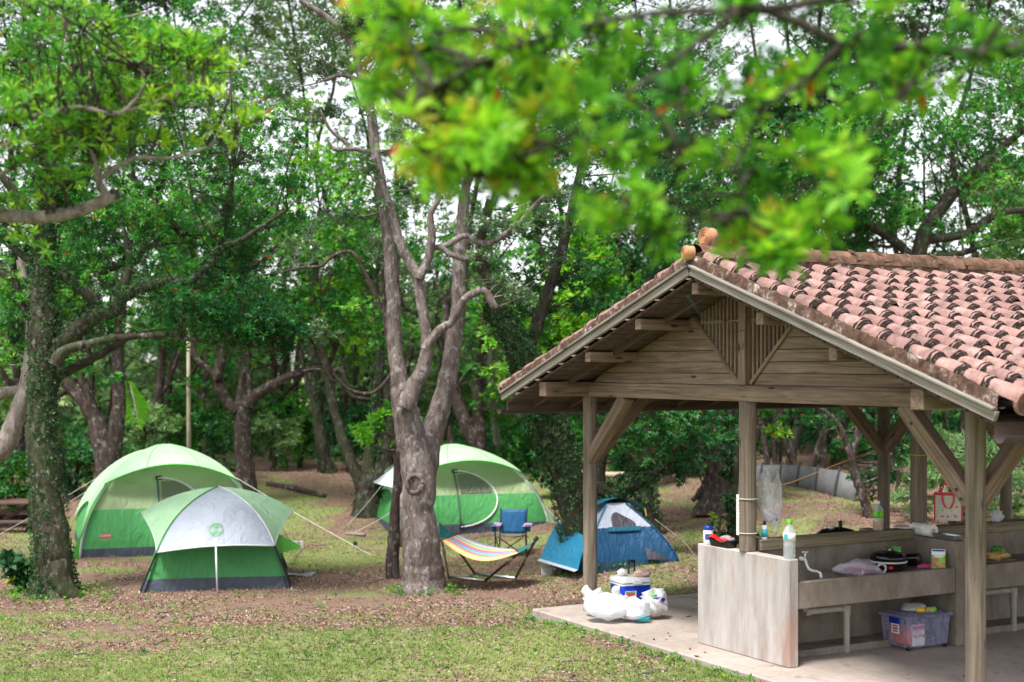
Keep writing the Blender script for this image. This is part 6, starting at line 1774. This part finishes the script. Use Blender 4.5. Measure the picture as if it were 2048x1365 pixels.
bg('fern_palm', 'pale feathery foliage seen between the shelter posts at the right', 1905, 19.6, [[(1905, 1060, 10), (1905, 980, 9), (1900, 900, 7)]], ((1890, 860, 40, 40, .6, .5), (1880, 930, 50, 60, .7, .42), (2010, 900, 60, 70, .7, .42), (1960, 980, 70, 50, .8, .4), (2040, 1000, 50, 50, .8, .42), (1800, 990, 40, 50, .7, .38)), 'bark_dark', 'leaf_far', 77, L=.13, W=.02)
bg('bare_limb_tree', 'thin bare limb reaching far left from behind the forked tree', 815, 21.5, [[(812, 1010, 12), (808, 900, 11), (800, 780, 10), (780, 690, 9), (770, 620, 7), (765, 520, 5)], [(775, 640, 6), (748, 585, 5.5), (725, 535, 5), (705, 505, 4.6), (682, 505, 4.4), (660, 518, 4.2), (640, 533, 4), (600, 536, 3.6), (560, 545, 3), (520, 552, 2)], [(790, 740, 5), (750, 782, 4.6), (715, 785, 4.2), (685, 770, 4), (660, 735, 3.6), (648, 700, 3), (640, 670, 2)], [(672, 765, 3), (640, 740, 3), (605, 742, 2)]], ((740, 480, 50, 40, .35, .5), (620, 470, 60, 40, .35, .5), (780, 560, 50, 50, .4, .5), (680, 640, 50, 40, .4, .6)), 'bark_brown', 'leaf_grey', 78, L=.09, W=.03)
# filler trees of the wood
SH = ['slim wood tree beyond the picnic table, farthest left of all', 'slim wood tree behind the pale leaning trunk at the left edge', 'slim wood tree between the ivy-covered trunk and the twin grey trunks', 'slim wood tree above the left shoulder of the large left tent', 'slim wood tree right behind the fern frond', 'slim wood tree just right of the tall bare pole', 'slim wood tree right of the straight brown trunk between the tents', 'slim wood tree behind the fallen edging log', 'slim wood tree behind the clump of crooked stems', 'slim wood tree seen through the fork of the thick tree', 'slim wood tree between the forked tree and the leaning brown trunk', 'slim wood tree left of the shelter eave behind the tan trunk', 'slim wood tree behind the leaning ivy-clad trunk', 'slim wood tree framed between the shelter corner post and its brace', 'slim wood tree left of the middle shelter post behind the stout trunk', 'slim wood tree just right of the middle shelter post', 'slim wood tree behind the left end of the grey sheet fence', 'slim wood tree behind the middle of the grey sheet fence', 'slim wood tree behind the right end of the grey sheet fence', 'slim wood tree behind the rear left shelter post', 'slim wood tree behind the tote bag at the right', 'slim wood tree beyond the right frame edge, nearer of two', 'slim wood tree beyond the right frame edge, farther of two']
rs = np.random.default_rng(90)
fill = [(-200, 26), (40, 29), (120, 34), (300, 27.5), (340, 33), (410, 30), (545, 32), (590, 36), (700, 34), (830, 33), (880, 28.5), (1060, 32), (1130, 27), (1240, 30), (1390, 31), (1545, 29), (1585, 26.5), (1640, 30), (1675, 27.5), (1780, 29), (1930, 28), (2100, 27), (2200, 33)]
for i, (px, D) in enumerate(fill):
    x = px; pts = [(px, 900, rs.uniform(7, 14))]; r = pts[0][2]
    for y in (800, 690, 570, 440, 300): x += rs.uniform(-32, 32); r *= .86; pts.append((x, y, r))
    for y in (150, 0, -150, -300): x += rs.uniform(-40, 40); r *= .8; pts.append((x, y, r))
    st = [pts]
    for q in (1, 2, 3, 6, 7, 8):
        if rs.random() < .75:
            x0, y0, r0 = pts[q]; s = rs.choice([-1, 1]); st.append([(x0, y0, r0 * .8), (x0 + s * rs.uniform(20, 50), y0 - rs.uniform(30, 60), r0 * .6), (x0 + s * rs.uniform(50, 110), y0 - rs.uniform(80, 140), r0 * .35)])
    skyhole = 430 < px < 760
    bl = []
    for q in range(11):
        py = rs.uniform(150, 760)
        if 1500 < px < 1760 and 560 < py: continue
        de = .46 * (.22 if (skyhole and py < 420) else 1) * (.65 if py < 330 else 1)
        if 280 < px < 950 and 560 < py: de *= .45
        bl.append((px + rs.uniform(-130, 130), py, rs.uniform(60, 110), rs.uniform(40, 70), de, rs.uniform(.35, .62)))
    for q in range(4): bl.append((px + rs.uniform(-140, 140), rs.uniform(-60, 170), rs.uniform(70, 120), rs.uniform(40, 70), .46 * (.4 if skyhole else 1), rs.uniform(.4, .62)))
    tops_ = [(px + rs.uniform(-170, 170), rs.uniform(-430, -100), rs.uniform(100, 160), rs.uniform(70, 110), .34 * (.45 if skyhole else 1), rs.uniform(.4, .62)) for q in range(5)]  # unseen crown tops above the frame, added to shade the wood below
    if 1500 < px < 1760: bl = [(px + rs.uniform(-120, 120), rs.uniform(150, 520), 90, 60, .5, .45) for q in range(7)]
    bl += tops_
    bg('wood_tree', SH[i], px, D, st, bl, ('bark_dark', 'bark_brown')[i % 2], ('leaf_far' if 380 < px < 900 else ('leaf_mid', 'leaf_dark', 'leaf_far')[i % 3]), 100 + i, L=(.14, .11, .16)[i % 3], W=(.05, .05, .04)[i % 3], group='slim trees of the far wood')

# far wood: reads as one mass
rs = np.random.default_rng(200)
N = 34000
px = rs.uniform(-500, 2550, N); dd = rs.uniform(37, 52, N)
u = rs.random(N)
py = 960 - 640 * u ** .8
clump = fbm(px / 120, py / 90, 77, 3)
top = 330 + 120 * fbm(px / 160, px * 0 + 3, 78, 2)
keep = (clump > .24 + .42 * ss(760, 420, py)) & (py > top - 20)
hole = (px > 430) & (px < 780) & (py < 420)
keep &= ~(hole & (rs.random(N) < .75))
gap = (px > 1500) & (px < 1760) & (py > 780)
keep &= ~(gap & (rs.random(N) < .6))
px, py, dd = px[keep], py[keep], dd[keep]
C = np.stack([(px - CX) / F * dd, dd, EYE + (HY - py) / F * dd], 1)
gzz = gz(C[:, 0], C[:, 1]); C[:, 2] = np.maximum(C[:, 2], gzz + .1)
A = np.stack([rs.normal(0, .4, len(C)), rs.normal(-.3, .4, len(C)), np.full(len(C), .7)], 1)
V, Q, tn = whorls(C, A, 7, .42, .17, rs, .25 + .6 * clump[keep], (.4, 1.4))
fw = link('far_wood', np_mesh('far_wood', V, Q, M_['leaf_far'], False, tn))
tag(fw, 'mass of distant green foliage closing the view behind the camp', 'foliage', kind='stuff')
# thin stems in the far wood
K = 90
px = rs.uniform(-300, 2400, K); dd = rs.uniform(30, 44, K)
px[:34] = rs.uniform(1500, 1780, 34); dd[:34] = rs.uniform(25.5, 34, 34)
b = np.stack([(px - CX) / F * dd, dd, gz((px - CX) / F * dd, dd) - .1], 1)
h = rs.uniform(3, 7, K)
tt = np.linspace(0, 1, 7)[None, :, None]
wob = np.cumsum(rs.normal(0, .09, (K, 7, 3)), 1) * np.array([1, .5, 0]); wob[:, 0] = 0
PT = b[:, None] + np.array([0, 0, 1.0]) * tt * h[:, None, None] + wob + tt * rs.normal(0, .5, (K, 1, 3)) * np.array([1, 1, 0])
R = np.linspace(1, .45, 7)[None] * rs.uniform(.03, .085, (K, 1))
V, Q = tubes(PT, R, 6)
tag(link('far_wood_stems', np_mesh('far_wood_stems', V, Q, M_['bark_brown'], True)), 'thicket of thin bare stems deep in the wood', 'stems', kind='stuff')

# undergrowth along the far bank
def shrub(name, label, px, D, w, h, leaf, seed, tint=.45, L=.11, W=.04, n=3, cat='shrub', group=None):
    t = Tree(name, label, cat, gbase(px, D), bark='bark_dark', leaf=leaf, seed=seed, L=L, W=W, k=6, group=group)
    gy_ = gpy(px, D)
    t.stem([(px, gy_ + 3, 5), (px + 6, gy_ - h * .4, 4), (px - 4, gy_ - h * .8, 3)], D)
    for q in range(n): t.blob(px + t.rs.uniform(-.6, .6) * w, gy_ - h * t.rs.uniform(.35, .8), D + t.rs.uniform(-.4, .4), w * t.rs.uniform(.45, .7), h * t.rs.uniform(.3, .45), None, .8, tint, .15)
    return fin(t)
ULAB = ['leafy shrub behind the picnic table at the left edge', 'leafy shrub right of the ivy-covered trunk', 'leafy shrub under the fern frond behind the large left tent', 'leafy shrub left of the tall bare pole foot', 'leafy shrub right of the tall bare pole foot', 'leafy shrub right of the straight brown trunk', 'leafy shrub behind the fallen edging log', 'leafy shrub left of the clump of crooked stems', 'leafy shrub just left of the forked tree', 'leafy shrub right of the green tent behind the hammock', 'leafy shrub behind the leaning ivy-clad trunk', 'leafy shrub behind the top of the right green tent', 'leafy shrub between the blue tent and the wood', 'leafy shrub left of the stout buttressed trunk', 'leafy shrub behind the rear left shelter post', 'leafy shrub behind the inner shelter post', 'leafy shrub behind the tote bag', 'leafy shrub at the right edge behind the front post', 'leafy shrub behind the right end of the grey sheet fence', 'leafy shrub beyond the left frame edge']
for i, (px, D, w, h) in enumerate(((20, 25, 80, 110), (150, 26, 80, 130), (290, 27, 80, 150), (350, 28, 60, 140), (420, 27, 70, 130), (545, 29, 70, 120), (600, 30, 60, 150), (695, 29, 60, 140), (830, 30, 80, 150), (1060, 28, 70, 140), (1120, 25, 60, 120), (870, 27, 60, 120), (1240, 26, 90, 120), (1370, 27, 80, 110), (1790, 22, 60, 130), (1880, 22.5, 70, 130), (1980, 22, 80, 150), (2080, 21, 80, 160), (1750, 27, 80, 120), (-60, 24, 90, 130))):
    shrub('undergrowth_shrub', ULAB[i], px, D, w, h, ('leaf_mid', 'leaf_dark', 'leaf_far')[i % 3], 300 + i, group='undergrowth shrubs at the wood edge')
# low ferny cover on the floor of the wood
rs = np.random.default_rng(350); n_ = 5200
yy = rs.uniform(28.5, 40, n_); xx = (rs.uniform(-400, 2450, n_) - CX) / F * yy
kp = fbm(xx * .5, yy * .5, 91, 3) + .3 * ss(30, 35, yy) > .52
xx, yy = xx[kp], yy[kp]
C = np.stack([xx, yy, gz(xx, yy) + rs.uniform(0, .55, len(xx)) ** 1.3], 1)
V, Q, tn = whorls(C, np.stack([rs.normal(0, .3, len(xx)), rs.normal(-.2, .3, len(xx)), np.ones(len(xx))], 1), 7, .26, .07, rs, rs.uniform(.1, .75, len(xx)), (.4, 1.4))
tag(link('wood_floor_cover', np_mesh('wood_floor_cover', V, Q, M_['leaf_dark'], False, tn)), 'low green plants covering the floor of the wood', 'ground cover', kind='stuff')
# single plants one can point to
t = Tree('croton_plant', 'low plant with broad green and yellow leaves at the foot of the ivy-covered tree', 'plant', gbase(42, 17.4), bark='bark_brown', leaf='croton', seed=400, L=.15, W=.07, k=6)
gq = gpy(42, 17.4)
for dx in (-14, 0, 15): t.stem([(42 + dx * .3, gq + 2, 2.5), (42 + dx * .7, gq - 28, 2), (42 + dx, gq - 55, 1.6)], 17.4)
t.blob(40, gq - 42, 17.4, 30, 30, None, .9, .4, .35, updir=.5); t.blob(44, gq - 18, 17.3, 26, 16, None, .6, .3, .3, updir=.5); fin(t)
D = 24.5
t = thing('fern_frond', 'big bright green fern frond hanging against the dark wood behind the left tent', 'fern', P(262, 772, D))
c0 = P(255, 762, D); c1 = P(276, 845, D)
MB().tube([c0 - c0 + Vector((0, 0, 0)), (P(268, 800, D) - P(262, 772, D)), (c1 - P(262, 772, D))], [.02, .015, .006], 6).build('midrib', M_['bamboo'], t)
rs = np.random.default_rng(401); C = []; A = []
for k in range(17):
    f = k / 16; c = c0.lerp(c1, f)
    for s in (-1, 1):
        ln = .26 * math.sin(PI * (.12 + .83 * f)) + .05
        Vv = Vector((s * ln, -.03 + .02 * (k % 2), -.13)); Ww = Vector((0.015, 0, .042))
        b0 = c - t.location
        me = MB().add([b0, b0 + Vv * .5 + Ww, b0 + Vv, b0 + Vv * .5 - Ww], [(0, 1, 2, 3)]).mesh('leaflet', M_['leaf_bright'])
        at_ = me.attributes.new('tint', 'FLOAT', 'POINT'); at_.data.foreach_set('value', [.5 + .2 * random.random()] * 4)
        link('leaflet', me, t)


# ================================================================== GROUND COVER
rs = np.random.default_rng(600)
def slab_mask(x, y):
    dx, dy = x - ORG.x, y - ORG.y
    a = ux * dx + uy * dy; b = -uy * dx + ux * dy
    return (a > -2.92) & (b > -.47) & (b < YB + .1) & (a < 3.3)
def scatter(n, dmin, dmax, power=1.0):
    d = dmin + (dmax - dmin) * rs.random(n) ** power
    x = (rs.uniform(-160, 2210, n) - CX) / F * d
    return x, d
x, y = scatter(190000, 9.2, 31, 1.4)
ga = grass_amount(x, y)
keep = (rs.random(len(x)) > ga * .82) & ~slab_mask(x, y) & (fbm(x * 1.3, y * 1.3, 70, 3) + .25 * rs.random(len(x)) > .50)
x, y = x[keep], y[keep]
C = np.stack([x, y, gz(x, y) + .005 + .006 * rs.random(len(x))], 1)
A = np.stack([rs.normal(0, 1, len(x)), rs.normal(0, 1, len(x)), rs.normal(0, .22, len(x))], 1)
A /= np.linalg.norm(A, axis=1, keepdims=True)
V, Q, tn = whorls(C, A, 1, .036, .019, rs, np.clip(rs.beta(1.9, 1.5, len(x)), 0, .97), (.0, .3), .05, .2)
tag(link('leaf_litter', np_mesh('leaf_litter', V, Q, M_['leaf_litter'], False, tn)), 'brown fallen leaves covering the camp ground', 'fallen leaves', kind='stuff')
x, y = scatter(62000, 9.0, 27, 1.6)
hx = rs.uniform(-3.6, -1.0, 5000); hy = rs.uniform(7.0, 10.5, 5000); x = np.concatenate([x, hx]); y = np.concatenate([y, hy])
ga = grass_amount(x, y)
keep = (rs.random(len(x)) < ga * 1.15 - .12) & ~slab_mask(x, y)
x, y = x[keep], y[keep]
C = np.stack([x, y, gz(x, y) - .004], 1)
A = np.stack([rs.normal(0, .12, len(x)), rs.normal(0, .12, len(x)), np.ones(len(x))], 1)
V, Q, tn = whorls(C, A, 6, .055, .006, rs, np.clip(.35 + .9 * (fbm(x * .8, y * .8, 71, 3) - .35) + rs.normal(0, .12, len(x)), 0, .95), (.15, 1.15), .15, .2)
hump = np.repeat((C[:, 1] < 10.4) & (C[:, 0] < -.9), 24)
V[:, 2] = np.where(hump, V[:, 2] + (V[:, 2] - np.repeat(C[:, 2], 24)) * .8, V[:, 2])
tag(link('grass', np_mesh('grass', V, Q, M_['grass_blade'], False, tn)), 'short patchy grass on the camp ground', 'grass', kind='stuff')
# weeds and shoots at trunk feet and along the slab edge
wp = []
for (px, D, n, sp) in ((848, 17.1, 80, .40), (112, 16.7, 120, .6), (1190, 18.0, 40, .4)):
    g_ = gbase(px, D)
    for _ in range(n):
        w = rs.uniform(0, 2 * np.pi); q = sp * rs.uniform(.7, 1.25); xx, yy = g_.x + q * np.cos(w), g_.y + q * .8 * np.sin(w); wp.append((xx, yy, float(gz(xx, yy)) + rs.uniform(0, .10)))
for _ in range(90):
    a = rs.uniform(-2.9, 1.2); b = -.47 - abs(rs.normal(0, .10)); p = world_of(a, b); wp.append((p.x, p.y, float(gz(p.x, p.y)) + rs.uniform(0, .03)))
for _ in range(240):
    d = rs.uniform(12, 24); xx = (rs.uniform(0, 1500) - CX) / F * d
    if not slab_mask(xx, d): wp.append((xx, d, float(gz(xx, d)) + .02))
wp = np.array(wp)
V, Q, tn = whorls(wp, np.stack([rs.normal(0, .2, len(wp)), rs.normal(0, .2, len(wp)), np.ones(len(wp))], 1), 6, .045, .015, rs, rs.uniform(.3, .9, len(wp)), (.3, 1.2))
tag(link('weeds', np_mesh('weeds', V, Q, M_['leaf_mid'], False, tn)), 'small green weeds sprouting across the camp ground', 'weeds', kind='stuff')
# fallen twigs
k = 420
yy = rs.uniform(11, 25, k); xx = (rs.uniform(-100, 1600, k) - CX) / F * yy; kp = ~slab_mask(xx, yy); xx, yy = xx[kp], yy[kp]
an = rs.uniform(0, 6.3, len(xx)); ln = rs.uniform(.06, .28, len(xx))
tq = np.linspace(-.5, .5, 4)
PT = np.stack([xx[:, None] + np.cos(an)[:, None] * ln[:, None] * tq, yy[:, None] + np.sin(an)[:, None] * ln[:, None] * tq, np.zeros((len(xx), 4))], 2)
PT[..., :2] += rs.normal(0, .008, PT[..., :2].shape); PT[..., 2] = gz(PT[..., 0], PT[..., 1]) + .012
V, Q = tubes(PT, np.full((len(xx), 4), 1.0) * rs.uniform(.003, .007, (len(xx), 1)), 4)
tag(link('fallen_twigs', np_mesh('fallen_twigs', V, Q, M_['bark_grey'], False)), 'small dry twigs lying on the camp ground', 'twigs', kind='stuff')
# leaves blown onto the slab
k = 70
a = rs.uniform(-2.7, 3.0, k); b = rs.uniform(-.4, 1.6, k); keep = ~((np.abs(b) < .12) & (a > -.7) & (a < .65)) & ~((a > -.7) & (a < .65) & (b > 0))
C = np.array([tuple(world_of(a_, b_, .006)) for a_, b_ in zip(a[keep], b[keep])])
A = np.stack([rs.normal(0, 1, len(C)), rs.normal(0, 1, len(C)), rs.normal(0, .1, len(C))], 1)
V, Q, tn = whorls(C, A, 1, .05, .026, rs, rs.uniform(0, .7, len(C)), (0, .2), .05, .1)
tag(link('blown_leaves', np_mesh('blown_leaves', V, Q, M_['leaf_litter'], False, tn)), 'scattered brown leaves on the concrete slab', 'fallen leaves', kind='stuff')
